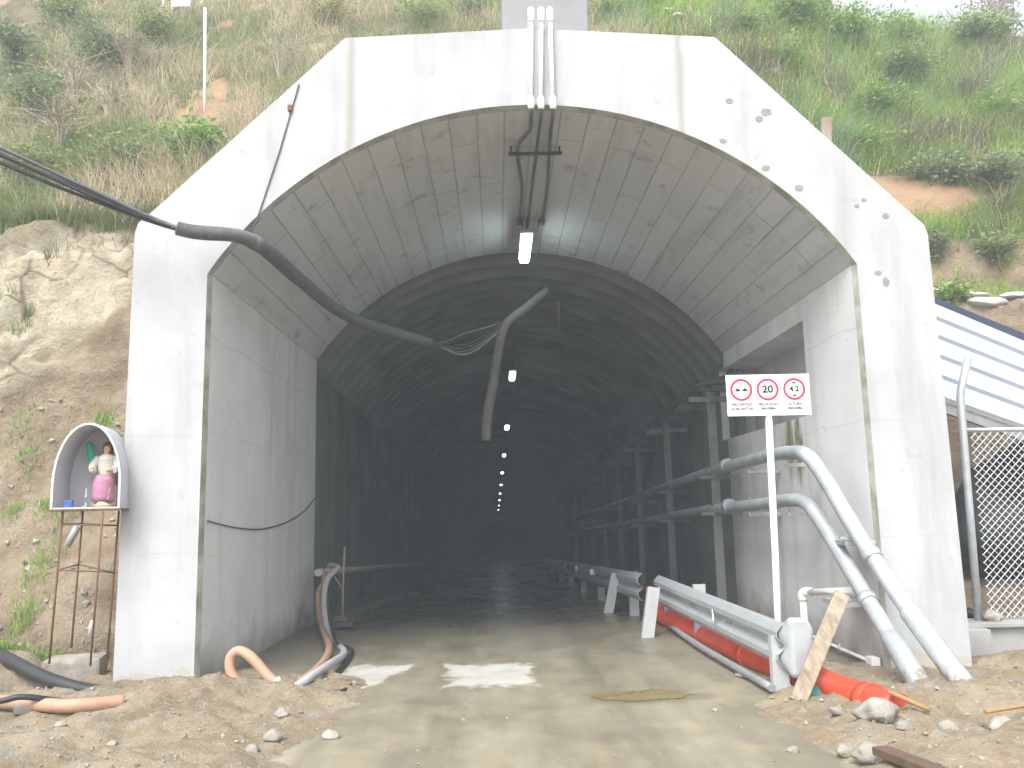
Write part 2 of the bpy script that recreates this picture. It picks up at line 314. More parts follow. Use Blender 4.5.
def kids(o): return [q for q in list(C.objects) if q.parent == o]
def copy_tree(o, parent=None):
    c = o.copy(); C.objects.link(c); c.parent = parent
    for ch in kids(o): copy_tree(ch, c)
    return c
def spline(pts, k=8):                     # Catmull-Rom through points
    pts = [Vector(p) for p in pts]; out = []
    P_ = [pts[0] * 2 - pts[1]] + pts + [pts[-1] * 2 - pts[-2]]
    for i in range(1, len(P_) - 2):
        a, b_, c, d = P_[i - 1:i + 3]
        for j in range(k):
            t = j / k; out.append(.5 * ((2 * b_) + (c - a) * t + (2 * a - 5 * b_ + 4 * c - d) * t * t + (3 * b_ - a - 3 * c + d) * t ** 3))
    out.append(pts[-1]); return out
def gridmesh(name, V, nu, nv, mat, keep=None, smooth=True, attrs=None):
    V = V.reshape(-1, 3); idx = np.arange(nu * nv).reshape(nv, nu)
    q = np.stack([idx[:-1, :-1], idx[:-1, 1:], idx[1:, 1:], idx[1:, :-1]], -1).reshape(-1, 4)
    if keep is not None: q = q[keep(q)]
    me = bpy.data.meshes.new(name); me.vertices.add(len(V)); me.vertices.foreach_set('co', V.ravel().astype(np.float32))
    me.loops.add(q.size); me.loops.foreach_set('vertex_index', q.ravel().astype(np.int32)); me.polygons.add(len(q))
    me.polygons.foreach_set('loop_start', np.arange(0, q.size, 4, dtype=np.int32)); me.polygons.foreach_set('use_smooth', [smooth] * len(q))
    me.update(calc_edges=True); me.materials.append(M[mat])
    for an, av in (attrs or {}).items():
        a = me.color_attributes.new(an, 'FLOAT_COLOR', 'POINT'); a.data.foreach_set('color', np.c_[av, np.ones(len(av))].ravel().astype(np.float32))
    o = bpy.data.objects.new(name, me); C.objects.link(o); return o
def nz(x, y, z=0.0): return noise.noise(Vector((x, y, z)))
def fbm(x, y, z=0.0, o=4): return noise.fractal(Vector((x, y, z)), 1.0, 2.0, o)
def sst(a, b_, x):
    t = min(1, max(0, (x - a) / (b_ - a))); return t * t * (3 - 2 * t)

# ------------------------------------------------------------------ dimensions of the portal
YF, YB = 8.2, 13.2; XC, HW, SPR, CRN = .43, 3.28, 4.05, 5.80
RAD = (HW ** 2 + (CRN - SPR) ** 2) / (2 * (CRN - SPR)); ZC = CRN - RAD; AMX = math.asin(HW / RAD)
SL = -.048                                   # the tunnel runs downhill
def dz(y): return SL * max(0, y - 12.0)
def arch(off=0.0, k=48, hw=HW):
    R = RAD + off + (hw - HW); am = math.asin(min(1, (hw + off * .9) / R)) if off else AMX
    return [(XC + R * math.sin(a), ZC + R * math.cos(a)) for a in np.linspace(-am, am, k + 1)]
OUT = [(-3.64, -.4), (-3.63, 4.50), (-3.60, 4.60), (-3.41, 4.77), (-1.52, 6.61), (.43, 6.70), (2.42, 6.58), (4.34, 4.60), (4.48, 4.46), (4.51, 4.36), (4.53, -.4)]
def roofz(x):
    if x < -3.64 or x > 4.53: return -9
    xs = [p[0] for p in OUT[1:-1]]; zs = [p[1] for p in OUT[1:-1]]; return float(np.interp(x, xs, zs))
portal = thing('tunnel_portal', (XC, YF, 0), 'big pale concrete tunnel portal with chamfered shoulders and wide round arch', 'tunnel portal')
def inner(off):
    a = arch(); e = []
    for (x, z) in a:
        d = math.hypot(x - XC, z - ZC); e.append((x + (x - XC) / d * off, z + (z - ZC) / d * off))
    return [(XC - HW - off, -.4), (XC - HW - off, SPR)] + e[1:-1] + [(XC + HW + off, SPR), (XC + HW + off, -.4)]
CH = .035
inn = inner(CH); inn0 = inner(0.0)
# front wall: fill between outline and opening
bm = bmesh.new(); kk = len(inn)
CXY = (XC, 2.2)
def hit(poly, a):                         # where the ray at angle a from the opening's centre meets a boundary line
    dx, dz_ = math.cos(a), math.sin(a)
    for (ax, az), (bx, bz) in zip(poly[:-1], poly[1:]):
        ex, ez = bx - ax, bz - az; den = dx * ez - dz_ * ex
        if abs(den) < 1e-9: continue
        t = ((ax - CXY[0]) * ez - (az - CXY[1]) * ex) / den; u = ((ax - CXY[0]) * dz_ - (az - CXY[1]) * dx) / den
        if t > 0 and -1e-6 <= u <= 1 + 1e-6: return (ax + ex * u, az + ez * u)
def ang(p):
    a = math.atan2(p[1] - CXY[1], p[0] - CXY[0]); return a if a > -math.pi / 2 else a + 2 * math.pi
angs = sorted({round(ang(p), 6) for p in inn[1:-1] + OUT[1:-1]} | {ang((inn[0][0], z)) for z in (1, 2.2, 3)} | {ang((inn[-1][0], z)) for z in (1, 2.2, 3)}, reverse=True)
inner_f = [inn[0]] + [hit(inn, a) for a in angs] + [inn[-1]]; outer_f = [OUT[0]] + [hit(OUT, a) for a in angs] + [OUT[-1]]
a_v = [bm.verts.new((x, YF, z)) for x, z in inner_f]; b_v = [bm.verts.new((x, YF, z)) for x, z in outer_f]
for i in range(len(a_v) - 1): bm.faces.new((a_v[i], a_v[i + 1], b_v[i + 1], b_v[i]))
vs = [bm.verts.new((p[0], YF, p[1])) for p in OUT]
ov = [bm.verts.new((p[0], YB, p[1])) for p in OUT]
for i in range(len(OUT) - 1): bm.faces.new((vs[i], vs[i + 1], ov[i + 1], ov[i]))
bmesh.ops.recalc_face_normals(bm, faces=bm.faces[:])
me = bpy.data.meshes.new('front_wall'); bm.to_mesh(me); bm.free(); me.materials.append(M['face'])
o = bpy.data.objects.new('front_wall', me); C.objects.link(o); o.parent = portal; o.location = -Vector(portal.location)
mb = MB(); k = len(inn)
for i in range(k - 1):
    mb.add([(inn[i][0], YF, inn[i][1]), (inn[i + 1][0], YF, inn[i + 1][1]), (inn0[i + 1][0], YF + .06, inn0[i + 1][1]), (inn0[i][0], YF + .06, inn0[i][1])], [(0, 1, 2, 3)])
mb.build('arch_edge', 'edge', portal)
# vault soffit with UV (arc length, depth)
pts = [(XC + HW * -1, SPR)] + arch()[1:-1] + [(XC + HW, SPR)]; ny = 24; V = []; UVc = []
arc = [0]
for i in range(1, len(pts)): arc.append(arc[-1] + math.dist(pts[i], pts[i - 1]))
for j in range(ny + 1):
    y = YF + .06 + (YB - YF - .06) * j / ny
    for i, (x, z) in enumerate(pts): V.append((x, y, z)); UVc.append((arc[i], y))
vo = gridmesh('vault', np.array(V), len(pts), ny + 1, 'vault'); uvl = vo.data.uv_layers.new(name='UVMap')
lv = np.zeros(len(vo.data.loops), dtype=np.int32); vo.data.loops.foreach_get('vertex_index', lv)
uvl.data.foreach_set('uv', np.array(UVc)[lv].ravel().astype(np.float32)); vo.parent = portal; vo.location = -Vector(portal.location)
mb = MB()                                  # dark end face of the vault, round to the lining
MB().add([(XC - HW, YF + .06, -.4), (XC - HW, YB, -.6), (XC - HW, YB, SPR), (XC - HW, YF + .06, SPR)], [(0, 1, 2, 3)]).add(
    [(XC - HW, YB, -.6), (-3.6, YB, -.6), (-3.6, YB, SPR), (XC - HW, YB, SPR)], [(0, 1, 2, 3)]).build('side_wall', 'wall', portal)
XR = XC + HW; N0, N1, NZ0, NZ1, ND = 9.70, YB, 2.66, 3.80, .55
w = MB(); A = YF + .06
w.add([(XR, A, -.4), (XR, N0, -.4), (XR, N0, SPR), (XR, A, SPR)], [(0, 1, 2, 3)])
w.add([(XR, N0, -.4), (XR, YB, -.6), (XR, YB, NZ0), (XR, N0, NZ0)], [(0, 1, 2, 3)])
w.add([(XR, N0, NZ1), (XR, YB, NZ1), (XR, YB, SPR), (XR, N0, SPR)], [(0, 1, 2, 3)])
w.build('side_wall', 'wall', portal)
w = MB()                                   # recess behind the sign
w.add([(XR, N0, NZ0), (XR, N0, NZ1), (XR + ND, N0, NZ1), (XR + ND, N0, NZ0)], [(0, 1, 2, 3)])
w.add([(XR + ND, N0, NZ0), (XR + ND, YB + .3, NZ0), (XR + ND, YB + .3, NZ1), (XR + ND, N0, NZ1)], [(0, 1, 2, 3)])
w.add([(XR, N0, NZ1), (XR, YB + .3, NZ1), (XR + ND, YB + .3, NZ1), (XR + ND, N0, NZ1)], [(0, 1, 2, 3)])
w.add([(XR, N0, NZ0), (XR, YB + .3, NZ0), (XR + ND, YB + .3, NZ0), (XR + ND, N0, NZ0)], [(0, 1, 2, 3)])
w.add([(XR, YB + .3, NZ0), (XR + ND, YB + .3, NZ0), (XR + ND, YB + .3, NZ1), (XR, YB + .3, NZ1)], [(0, 1, 2, 3)])
w.build('recess', 'wall', portal)
# mortar repair patches on the face
for (px, py, rx, ry) in [(729, 101, 4.5, 3), (766, 112, 5.5, 4), (759, 119, 4, 3.5), (723, 141, 4, 2.5), (766, 168, 4, 3), (799, 188, 4.5, 3.5), (864, 200, 3, 2), (857, 206, 2.5, 2), (886, 216, 3.5, 3), (878, 273, 3.5, 2.5), (886, 282, 3.5, 4.5)]:
    c = U(px, py, Y=YF); k_ = 18; ph = random.random() * 9
    poly = []
    for j in range(k_):
        a = 2 * math.pi * j / k_; r = 1 + .28 * nz(math.cos(a) * 1.5 + ph, math.sin(a) * 1.5)
        poly.append((c.x + rx * r * .0100 * math.cos(a), c.z + ry * r * .0100 * math.sin(a)))
    MB().prism(poly, 'y', YF - .004, YF + .01).build('repair_patch', 'patch', portal)

# ------------------------------------------------------------------ tunnel lining and ribs
LH = HW + .12
def lining_profile(off, k=40):
    R = RAD + .12 + off; am = math.asin((LH + off) / R) * .999
    a = [(XC + R * math.sin(t), ZC + R * math.cos(t)) for t in np.linspace(-am, am, k + 1)]
    return [(XC - LH - off, -.5), (XC - LH - off, 1.0), (XC - LH - off, 2.2)] + a + [(XC + LH + off, 2.2), (XC + LH + off, 1.0), (XC + LH + off, -.5)]
tun = thing('tunnel_lining', (XC, YB, 0), 'dark sooty ribbed tunnel bore running downhill behind the concrete portal', 'tunnel')
_a = lining_profile(.20)[3:-3]; sp = lining_profile(0.0)[:3] + [(XC - LH, SPR + .02)] + _a + [(XC + LH, SPR + .02)] + lining_profile(0.0)[-3:]; ys = [YB - .03, 14, 16, 20, 26, 34, 46, 61, 64, 80, 110, 150]
V = np.array([(x, y, z + dz(y)) for y in ys for x, z in sp]); sp2 = sp
V = np.array([((sp2 if y >= 64 else sp)[i][0], y, (sp2 if y >= 64 else sp)[i][1] + dz(y)) for y in ys for i in range(len(sp))])
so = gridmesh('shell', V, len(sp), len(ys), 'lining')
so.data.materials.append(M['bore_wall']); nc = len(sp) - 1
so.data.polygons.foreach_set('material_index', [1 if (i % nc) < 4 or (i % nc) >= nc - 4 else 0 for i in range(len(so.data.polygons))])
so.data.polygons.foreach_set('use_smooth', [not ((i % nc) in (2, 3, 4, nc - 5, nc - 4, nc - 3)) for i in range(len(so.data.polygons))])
so.parent = tun; so.location = -Vector(tun.location)
rp = lining_profile(0.0)[3:]; outp = lining_profile(.21)[3:]; V = []; ns = 8
for j in range(ns + 1):
    a = math.pi * j / ns
    for (x0, z0), (x1, z1) in zip(rp, outp):
        t = math.sin(a) ** .8; V.append((x1 + (x0 - x1) * t - XC, -.11 * math.cos(a), z1 + (z0 - z1) * t))
for i in range(84):
    y = YB + .18 + i * .64
    if i == 0:
        r0 = gridmesh('rib', np.array(V), len(rp), ns + 1, 'rib'); r = r0
    else:
        r = r0.copy(); C.objects.link(r)
    r.parent = tun; r.location = (0, y - YB, dz(y))
VS = []; FS = []; nr_ = len(rp)
for i in range(84, 212):                  # the countless small ribs in the dark beyond
    y = YB + .18 + i * .64; o_ = len(VS)
    for a in (math.pi * .05, math.pi * .5, math.pi * .95):
        t = math.sin(a) ** .8
        for (x0, z0), (x1, z1) in zip(rp, outp): VS.append((x1 + (x0 - x1) * t, y - .11 * math.cos(a), z1 + (z0 - z1) * t + dz(y)))
    FS += [(o_ + j * nr_ + q, o_ + j * nr_ + q + 1, o_ + (j + 1) * nr_ + q + 1, o_ + (j + 1) * nr_ + q) for j in range(2) for q in range(nr_ - 1)]
fr_ = MB().add(VS, FS, True).build('far_ribs', 'rib', tun); fr_['kind'] = 'stuff'
e = MB().add([(x, 150, z + dz(150)) for x, z in sp], [tuple(range(len(sp)))]); e.build('far_face', 'bore_wall', tun)
# end faces joining vault and lining
mb = MB(); a_ = [(XC - HW, SPR)] + arch()[1:-1] + [(XC + HW, SPR)]
o_ = [(XC + (x - XC) * 1.16, ZC + (z - ZC) * 1.08 + .1) for x, z in a_]
for i in range(len(a_) - 1): mb.add([(a_[i][0], YB, a_[i][1]), (a_[i + 1][0], YB, a_[i + 1][1]), (o_[i + 1][0], YB, o_[i + 1][1]), (o_[i][0], YB, o_[i][1])], [(0, 1, 2, 3)])
mb.build('end_face', 'wall', portal)

# ------------------------------------------------------------------ ground and road
def xl(y): return (-1.25 - .35 * sst(6, 8.6, y)) if y < 8.3 else -3.0
def roadz(x, y): return dz(y) + .004 + .008 * nz(x * .5, y * .3, 3) * sst(9.5, 8, y)
def gz(x, y):
    lft = sst(-1.0, -1.75, x + .25 * nz(y * .9, 4.2)) if y < 8.6 else sst(-2.0, -2.7, x) * sst(9.6, 8.6, y)
    rgt = sst(1.75 + .12 * (y - 5.5), 2.5 + .10 * (y - 5.5), x + .25 * nz(y * .8, 9.1)) * sst(9.5, 8.0, y)
    k = max(lft, rgt)
    h = .07 + .06 * fbm(x * 1.3, y * 1.3, 1.1) + .05 * fbm(x * 5, y * 5, 2.2) + .022 * fbm(x * 13, y * 13, 5.2, 3)
    h += .17 * math.exp(-((x + 2.9) / 1.0) ** 2 - ((y - 7.6) / .45) ** 2) * lft           # heap at the left foot
    h += .22 * math.exp(-((x - 3.6) / .75) ** 2 - ((y - 6.6) / .38) ** 2)                  # heap over the pipe ends
    h += .20 * math.exp(-((x - 3.6) / .8) ** 2 - ((y - 5.4) / .5) ** 2)
    h += .12 * sst(4.3, 5.6, x) + .35 * sst(-3.7, -5.2, x) * sst(6.5, 9, y)
    far = sst(14, 30, math.hypot(x, y))
    return (-.035 - .15 * sst(9, 11, y)) * (1 - k) + k * (h * (1 - far) + .05 * far)
xs = np.concatenate([np.linspace(-60, -12, 8)[:-1], np.linspace(-12, -6, 18)[:-1], np.arange(-6, 6.01, .05), np.linspace(6.05, 14, 22)[1:], np.linspace(14, 60, 8)[1:]])
ys = np.concatenate([np.linspace(-40, -8, 8)[:-1], np.linspace(-8, 3, 24)[:-1], np.arange(3, 9.2, .05), np.linspace(9.25, 13.2, 24), np.linspace(16, 70, 6)])
V = np.array([(x, y, gz(x, y)) for y in ys for x in xs])
def keepg(q):
    c = V[q].mean(1); return ~((c[:, 1] > 13.0) & (c[:, 0] > -3.0) & (c[:, 0] < 3.95))
tag(gridmesh('ground', V, len(xs), len(ys), 'dirt', keepg), kind='structure')
ys = np.concatenate([np.linspace(-38, 2, 14)[:-1], np.arange(2, 14, .12), np.linspace(14, 40, 60)[1:], np.linspace(40, 150, 24)[1:]])
nu = 50; V = []
for y in ys:
    k = sst(8.4, 8.9, y); a = -2.3 * (1 - k) + -2.98 * k; c = 2.7 * (1 - k) + 3.85 * k
    if y > YB: a, c = -3.0, 3.86
    for u in np.linspace(0, 1, nu): x = a + (c - a) * u; V.append((x, y, roadz(x, y)))
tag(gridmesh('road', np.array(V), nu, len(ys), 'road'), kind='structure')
def sheet(name, pix, mat, h=.006, label=None):
    c = [U(px, py, Z=0) for px, py in pix]; poly = []
    for i in range(len(c)):
        for j in range(6): q = c[i].lerp(c[(i + 1) % len(c)], j / 6); poly.append(q)
    for _ in range(3): poly = [(poly[i - 1] + poly[i] * 2 + poly[(i + 1) % len(poly)]) / 4 for i in range(len(poly))]
    poly = [Vector((p.x + .07 * nz(p.x * 7, p.y * 7), p.y + .09 * nz(p.x * 7 + 9, p.y * 7), 0)) for p in poly]
    m_ = MB(); m_.add([(p.x, p.y, roadz(p.x, p.y) + h) for p in poly], [tuple(range(len(poly)))]); o = m_.build(name, mat); tag(o, kind='structure')
    if label: o['label'] = label
    return o
sheet('puddle', [(588, 696), (620, 693), (660, 690), (690, 694), (688, 699), (640, 703), (612, 702)], 'puddle', .005)
kb = MB(); yy = [13.25, 14.5, 16, 24, 40, 80, 150]
for a, c in zip(yy[:-1], yy[1:]):
    vs = []
    for y in (a, c):
        z0 = dz(y); vs += [(-2.99, y, z0 - .1), (-2.35, y, z0 - .1), (-2.35, y, z0 + .09), (-2.37, y, z0 + .105), (-2.99, y, z0 + .11)]
    kb.add(vs, [(i, (i + 1) % 5, (i + 1) % 5 + 5, i + 5) for i in range(5)] + [(0, 1, 2, 3, 4), (9, 8, 7, 6, 5)])
tag(kb.build('kerb', plain('kerb_concrete', (.16, .15, .13), .8)), kind='structure')

# ------------------------------------------------------------------ hillside
PL = [(8.75, -.3), (9.2, .45), (10.0, 1.5), (10.85, 2.9), (11.05, 4.1), (11.25, 5.45), (11.9, 6.15), (13.0, 7.45), (16, 10.6), (20, 15), (26, 21), (34, 26), (70, 32)]
PR = [(9.3, -.3), (11.2, .9), (12.5, 3.6), (12.75, 4.7), (13.3, 4.95), (13.6, 6.0), (14.1, 6.3), (14.75, 7.6), (16.0, 8.8), (18.3, 11.2), (22.5, 15.1), (27, 17.2), (70, 22)]
rows = np.concatenate([np.linspace(0, 6, 84)[:-1], np.linspace(6, 9, 62)[:-1], np.linspace(9, 10, 14)[:-1], np.linspace(10, 12, 8)])
hx = np.concatenate([np.linspace(-60, -12, 14)[:-1], np.arange(-12, 15.01, .1), np.linspace(15.1, 60, 14)[1:]])
HV = np.zeros((len(rows), len(hx), 3)); HK = np.zeros((len(rows), len(hx), 3))
for i, r in enumerate(rows):
    a = int(min(11, r)); t = r - a; L = Vector(PL[a]).lerp(Vector(PL[a + 1]), t); Rr = Vector(PR[a]).lerp(Vector(PR[a + 1]), t); q = min(1, r / 9)
    for j, x in enumerate(hx):
        q2 = max(0, min(3, r - 6)) / 3; w_ = sst(1.0 + q2 * 5.9, 4.2 + q2 * 6.4, x); p = L.lerp(Rr, w_); y, z = p
        n1 = fbm(x * .45, y * .45, z * .45, 4); n2 = fbm(x * 1.5, y * 1.5, z * 1.5 + 7, 4)
        rockm = sst(0, .5, z + .6 * n1 - 3.0 - max(0, x + 6.4) * 1.0) * sst(5.8, 5.3, z) * sst(-4.3, -4.9, x + .5 * n2) if x < 0 else 0
        cell = noise.voronoi(Vector((x * .8 + .5 * n1, 3.3, z * 1.15 + .4 * n2)))[0]
        ed = cell[1] - cell[0]
        d = .22 * n1 + (.09 if z > 5.6 or x > 0 else .17) * n2 + (.0 if z > 5.6 else .05 * fbm(x * 4.5, y * 4.5, z * 4.5, 3)) + rockm * (.75 * (min(ed, .5) - .22) + .15 * fbm(x * 2.2, 2, z * 2.6, 4))
        if 0 < x: d += .30 * sst(4.9, 5.3, z) * sst(6.2, 5.8, z) * nz(x * 1.4, 3)
        near = sst(.25, .8, min(abs(x + 3.64), 9)) if False else 1
        dd = d * min(1, r + .3) * (1 if r < 9 else .6 if z < 16 else 1)
        if -3.9 < x < 4.8 and z < 7.2: dd = min(dd, .12)
        HV[i, j] = (x + .10 * nz(x * 2, z * 2, 5), y - .75 * dd, z + .55 * dd)
        # kinds: R = bare orange soil, G = rock, B = litter under vegetation
        veg = sst(5.45, 5.8, z + .25 * n2) if x < 0 else sst(5.85, 6.15, z + .25 * n2)
        bare = 0
        if x < 0: bare = sst(.10, .35, n2 + .55 * math.exp(-((x + 5.1) / .55) ** 2 - ((z - 8.3) / 1.6) ** 2) * 1.5 - .25) * sst(6.2, 7, z)
        else:
            bare = sst(.35, .55, 1.05 * math.exp(-((x - 7.2 - .4 * n2) / 2.1) ** 2 - ((z - 7.1 + .2 * n1) / .72) ** 2))
            bare = max(bare, sst(.3, .5, math.exp(-((x - 3.65) / .42) ** 2 - ((z - 7.0) / 1.0) ** 2)), sst(.3, .5, math.exp(-((x - 3.35) / .75) ** 2 - ((z - 10.2) / .6) ** 2)))
            bare = max(bare, .8 * sst(.3, .6, math.exp(-((x - 6.7) / .9) ** 2 - ((z - 5.5) / .45) ** 2)))
        HK[i, j] = (bare * .75, rockm, max(0, veg * (1 - bare)))
V = HV.reshape(-1, 3)
def keeph(q):
    c = V[q].mean(1); rz = np.array([roofz(a) for a in c[:, 0]]); inside = (c[:, 0] > -3.45) & (c[:, 0] < 4.35) & (c[:, 2] < rz - .06) & (c[:, 1] < 13.6)
    return ~inside
tag(gridmesh('hillside', V, len(hx), len(rows), 'hill', keeph, True, {'ground_kind': HK.reshape(-1, 3)}), kind='structure')
def hill_at(x, z):                        # point of the hillside at given x nearest height z
    j = int(np.argmin(abs(hx - x))); i = int(np.argmin(abs(HV[:, j, 2] - z))); return Vector(HV[i, j])
def hill_pix(px, py):                     # where a sight line meets the hillside
    v = Vector(ROT @ _ray(px, py)); best = None
    for y in np.arange(8.5, 30, .1):
        p = v * (y / v.y); p.z += CAMH; j = int(np.clip(np.searchsorted(hx, p.x), 1, len(hx) - 1))
        zi = np.interp(y, HV[:, j, 1], HV[:, j, 2]) if y > HV[0, j, 1] else -9
        if p.z < zi: return Vector((p.x, y, zi))
    return Vector((p.x, y, p.z))

# ------------------------------------------------------------------ vegetation
def soup(name, V, nv_per, fs_per, tint, mat):
    """many small leaves or blades: V (n, nv, 3), faces per element, tint (n,3)"""
    nE = len(V); V = V.reshape(-1, 3); me = bpy.data.meshes.new(name); F_ = []
    me.vertices.add(len(V)); me.vertices.foreach_set('co', V.ravel().astype(np.float32))
    base = (np.arange(nE) * nv_per)[:, None]
    li = np.concatenate([base + np.array(f_)[None, :] for f_ in fs_per], 1); sizes = [len(f_) for f_ in fs_per]
    tot = np.tile(sizes, nE); st = np.concatenate([[0], np.cumsum(tot)[:-1]])
    me.loops.add(li.size); me.loops.foreach_set('vertex_index', li.ravel().astype(np.int32)); me.polygons.add(len(tot))
    me.polygons.foreach_set('loop_start', st.astype(np.int32)); me.update(calc_edges=True)
    a = me.color_attributes.new('tint', 'FLOAT_COLOR', 'POINT'); tt = np.repeat(tint, nv_per, 0)
    a.data.foreach_set('color', np.c_[tt, np.ones(len(tt))].ravel().astype(np.float32)); me.materials.append(M[mat])
    o = bpy.data.objects.new(name, me); C.objects.link(o); return o
def blades(base, h, w, lean, tint, name, label):
    n_ = len(base); az = RNG.uniform(0, 2 * np.pi, n_); l = RNG.uniform(.1, 1, n_) * lean
    side = np.c_[np.cos(az), np.sin(az), np.zeros(n_)]; ld = RNG.uniform(0, 2 * np.pi, n_)
    d = np.c_[np.cos(ld), np.sin(ld) - .5, np.zeros(n_)]
    m_ = base + np.c_[np.zeros(n_), np.zeros(n_), h * .55] + d * (l * h * .30)[:, None]
    t_ = base + np.c_[np.zeros(n_), np.zeros(n_), h * (1 - .35 * l)] + d * (l * h * 1.0)[:, None]
    s2 = side * (w / 2)[:, None]
    V = np.stack([base - s2, base + s2, m_ + s2 * .8, m_ - s2 * .8, t_], 1)
    o = soup(name, V, 5, [(0, 1, 2, 3), (3, 2, 4)], tint, 'grass'); tag(o, label, 'grass', kind='stuff'); return o
def scatter(n_, x0, x1, y0, y1, z0, z1, dens):
    out = []; tries = 0
    js = np.where((hx >= x0) & (hx <= x1))[0]
    while len(out) < n_ and tries < 40:
        tries += 1; k = n_ * 2
        j = RNG.integers(js[0], js[-1], k); i = RNG.integers(0, len(rows) - 2, k); u, v = RNG.random((2, k))
        p = (HV[i, j] * ((1 - u) * (1 - v))[:, None] + HV[i, j + 1] * (u * (1 - v))[:, None] + HV[i + 1, j] * ((1 - u) * v)[:, None] + HV[i + 1, j + 1] * (u * v)[:, None])
        # area weighting of the row spacing
        ar = np.linalg.norm(HV[i + 1, j] - HV[i, j], axis=1); ok = (RNG.random(k) < ar / .14) & (p[:, 2] > z0) & (p[:, 2] < z1) & (p[:, 1] > y0) & (p[:, 1] < y1)
        rz = np.array([roofz(a) for a in p[:, 0]]); ok &= ~((p[:, 0] > -3.8) & (p[:, 0] < 4.7) & (p[:, 2] < rz + .02) & (p[:, 1] < 13.4))
        veg = HK[i, j, 2]; bare = HK[i, j, 0]; ok &= RNG.random(k) < dens(p, veg, bare)
        out += list(p[ok])
    return np.array(out[:n_])
def nfield(p, s, o=0.0): return np.array([noise.fractal(Vector((a[0] * s, a[1] * s + o, a[2] * s)), 1.0, 2.0, 3) for a in p])
def mixc(a, b_, t): return np.array(a)[None, :] * (1 - t[:, None]) + np.array(b_)[None, :] * t[:, None]
def jit(c, k=.25): return np.clip(c * RNG.uniform(1 - k, 1 + k, (len(c), 1)) * RNG.uniform(1 - k * .3, 1 + k * .3, c.shape), 0, 1)
STRAW = (.62, .54, .38); DRY = (.50, .43, .31); GRN = (.22, .31, .085); DGR = (.17, .22, .10); LGR = (.31, .47, .10); BLUEG = (.23, .34, .20)
# left: dry straw mixed with green
p = scatter(42000, -10, 3.4, 11, 20, 5.6, 16, lambda p, v, b_: np.clip(v - b_ * 1.0, .03, 1) * np.clip(.25 + 1.2 * (nfield(p, .8) + .35), .08, 1))
f1 = nfield(p, .55, 3.0); t = np.clip(.5 + 1.6 * f1 + RNG.normal(0, .22, len(p)), 0, 1); right = np.clip((p[:, 0] + 3.6) / 2.0, 0, 1)
tint = jit(np.where((RNG.random(len(p)) < .5)[:, None], mixc(GRN, STRAW, t), mixc(DGR, DRY, t)))
h = RNG.uniform(.12, .42, len(p)) * (1 + .9 * np.clip(t, 0, 1)); blades(p, h, RNG.uniform(.008, .017, len(p)), 1.35, tint, 'dry_hillside_grass', 'dry straw and green grass on the slope left of the portal')
# right: tall lush grass
p = scatter(64000, 2.6, 14.8, 11.5, 29, 5.2, 19, lambda p, v, b_: np.clip(v - b_ * 1.3, 0, 1) * np.clip(.35 + 1.2 * (nfield(p, .7) + .3), .1, 1))
f1 = nfield(p, .5, 8.0); f2 = nfield(p, 1.1, 20.0); t = np.clip(.45 + 1.3 * f1 + RNG.normal(0, .2, len(p)), 0, 1)
tint = jit(np.where((f2 > .22)[:, None], mixc(BLUEG, (.20, .17, .10), t), mixc(LGR, GRN, t))); br_ = RNG.random(len(p)) < .13; tint[br_] = jit(np.tile(STRAW, (br_.sum(), 1)))
h = RNG.uniform(.2, .62, len(p)) * (1 + .6 * np.clip(f2 * 2, 0, 1)) * (p[:, 1] / 16); blades(p, h, RNG.uniform(.010, .02, len(p)) * (p[:, 1] / 15), 1.15, tint, 'tall_green_grass', 'tall lush green grass on the slope right of the portal')
# tufts on the banks and at the foot of the shrine
def tuft(spots, name, label, hmin=.04, hmax=.14, per=160, cols=(GRN, LGR)):
    bs = []
    for (x, y, z, r) in spots:
        q = RNG.normal(0, r * .5, (per, 2)); 
        for a, b_ in q:
            xx, yy = x + a, y + b_; j = int(np.clip(np.searchsorted(hx, xx), 1, len(hx) - 1))
            zz = max(gz(xx, yy), float(np.interp(yy, HV[:, j, 1], HV[:, j, 2], left=-9))) - .01
            bs.append((xx, yy, zz))
    bs = np.array(bs); t = RNG.random(len(bs)); blades(bs, RNG.uniform(hmin, hmax, len(bs)), RNG.uniform(.006, .012, len(bs)), .9, jit(mixc(cols[0], cols[1], t)), name, label)
sp_ = []
for px, py, r in [(22, 452, .22), (30, 458, .18), (12, 520, .14), (48, 505, .16)]:
    q = hill_pix(px, py); sp_.append((q.x, q.y, q.z, r))
tuft(sp_, 'bank_grass', 'small green grass clumps on the bare bank beside the shrine')
sp_ = [(U(px, py, Z=.15).x, U(px, py, Z=.15).y, 0, r) for px, py, r in [(20, 662, .2), (35, 655, .25), (55, 648, .2), (75, 645, .2), (90, 640, .15), (8, 670, .2), (50, 668, .15)]]
tuft(sp_, 'verge_grass', 'green grass at the foot of the shrine stand', .05, .16, 240)
sp_ = []
for x in np.linspace(4.8, 9.5, 22): q = hill_at(x, 6.2 + .15 * nz(x, 1)); sp_.append((q.x, q.y, q.z, .3))
for x in np.linspace(5.2, 9.5, 12): q = hill_at(x, 4.95 + .1 * nz(x, 5)); sp_.append((q.x, q.y, q.z, .25))
tuft(sp_, 'ledge_grass', 'bright green grass along the earth ledge above the metal roof', .1, .3, 170)
sp_ = []
for x in np.linspace(-9, -3.7, 30): q = hill_at(x, 5.6 + .2 * nz(x, 1)); sp_.append((q.x, q.y + .16, q.z, .16))
tuft(sp_, 'cliff_top_grass', 'green and brown grass overhanging the rock face on the left', .1, .34, 240, (DGR, (.20, .22, .08)))

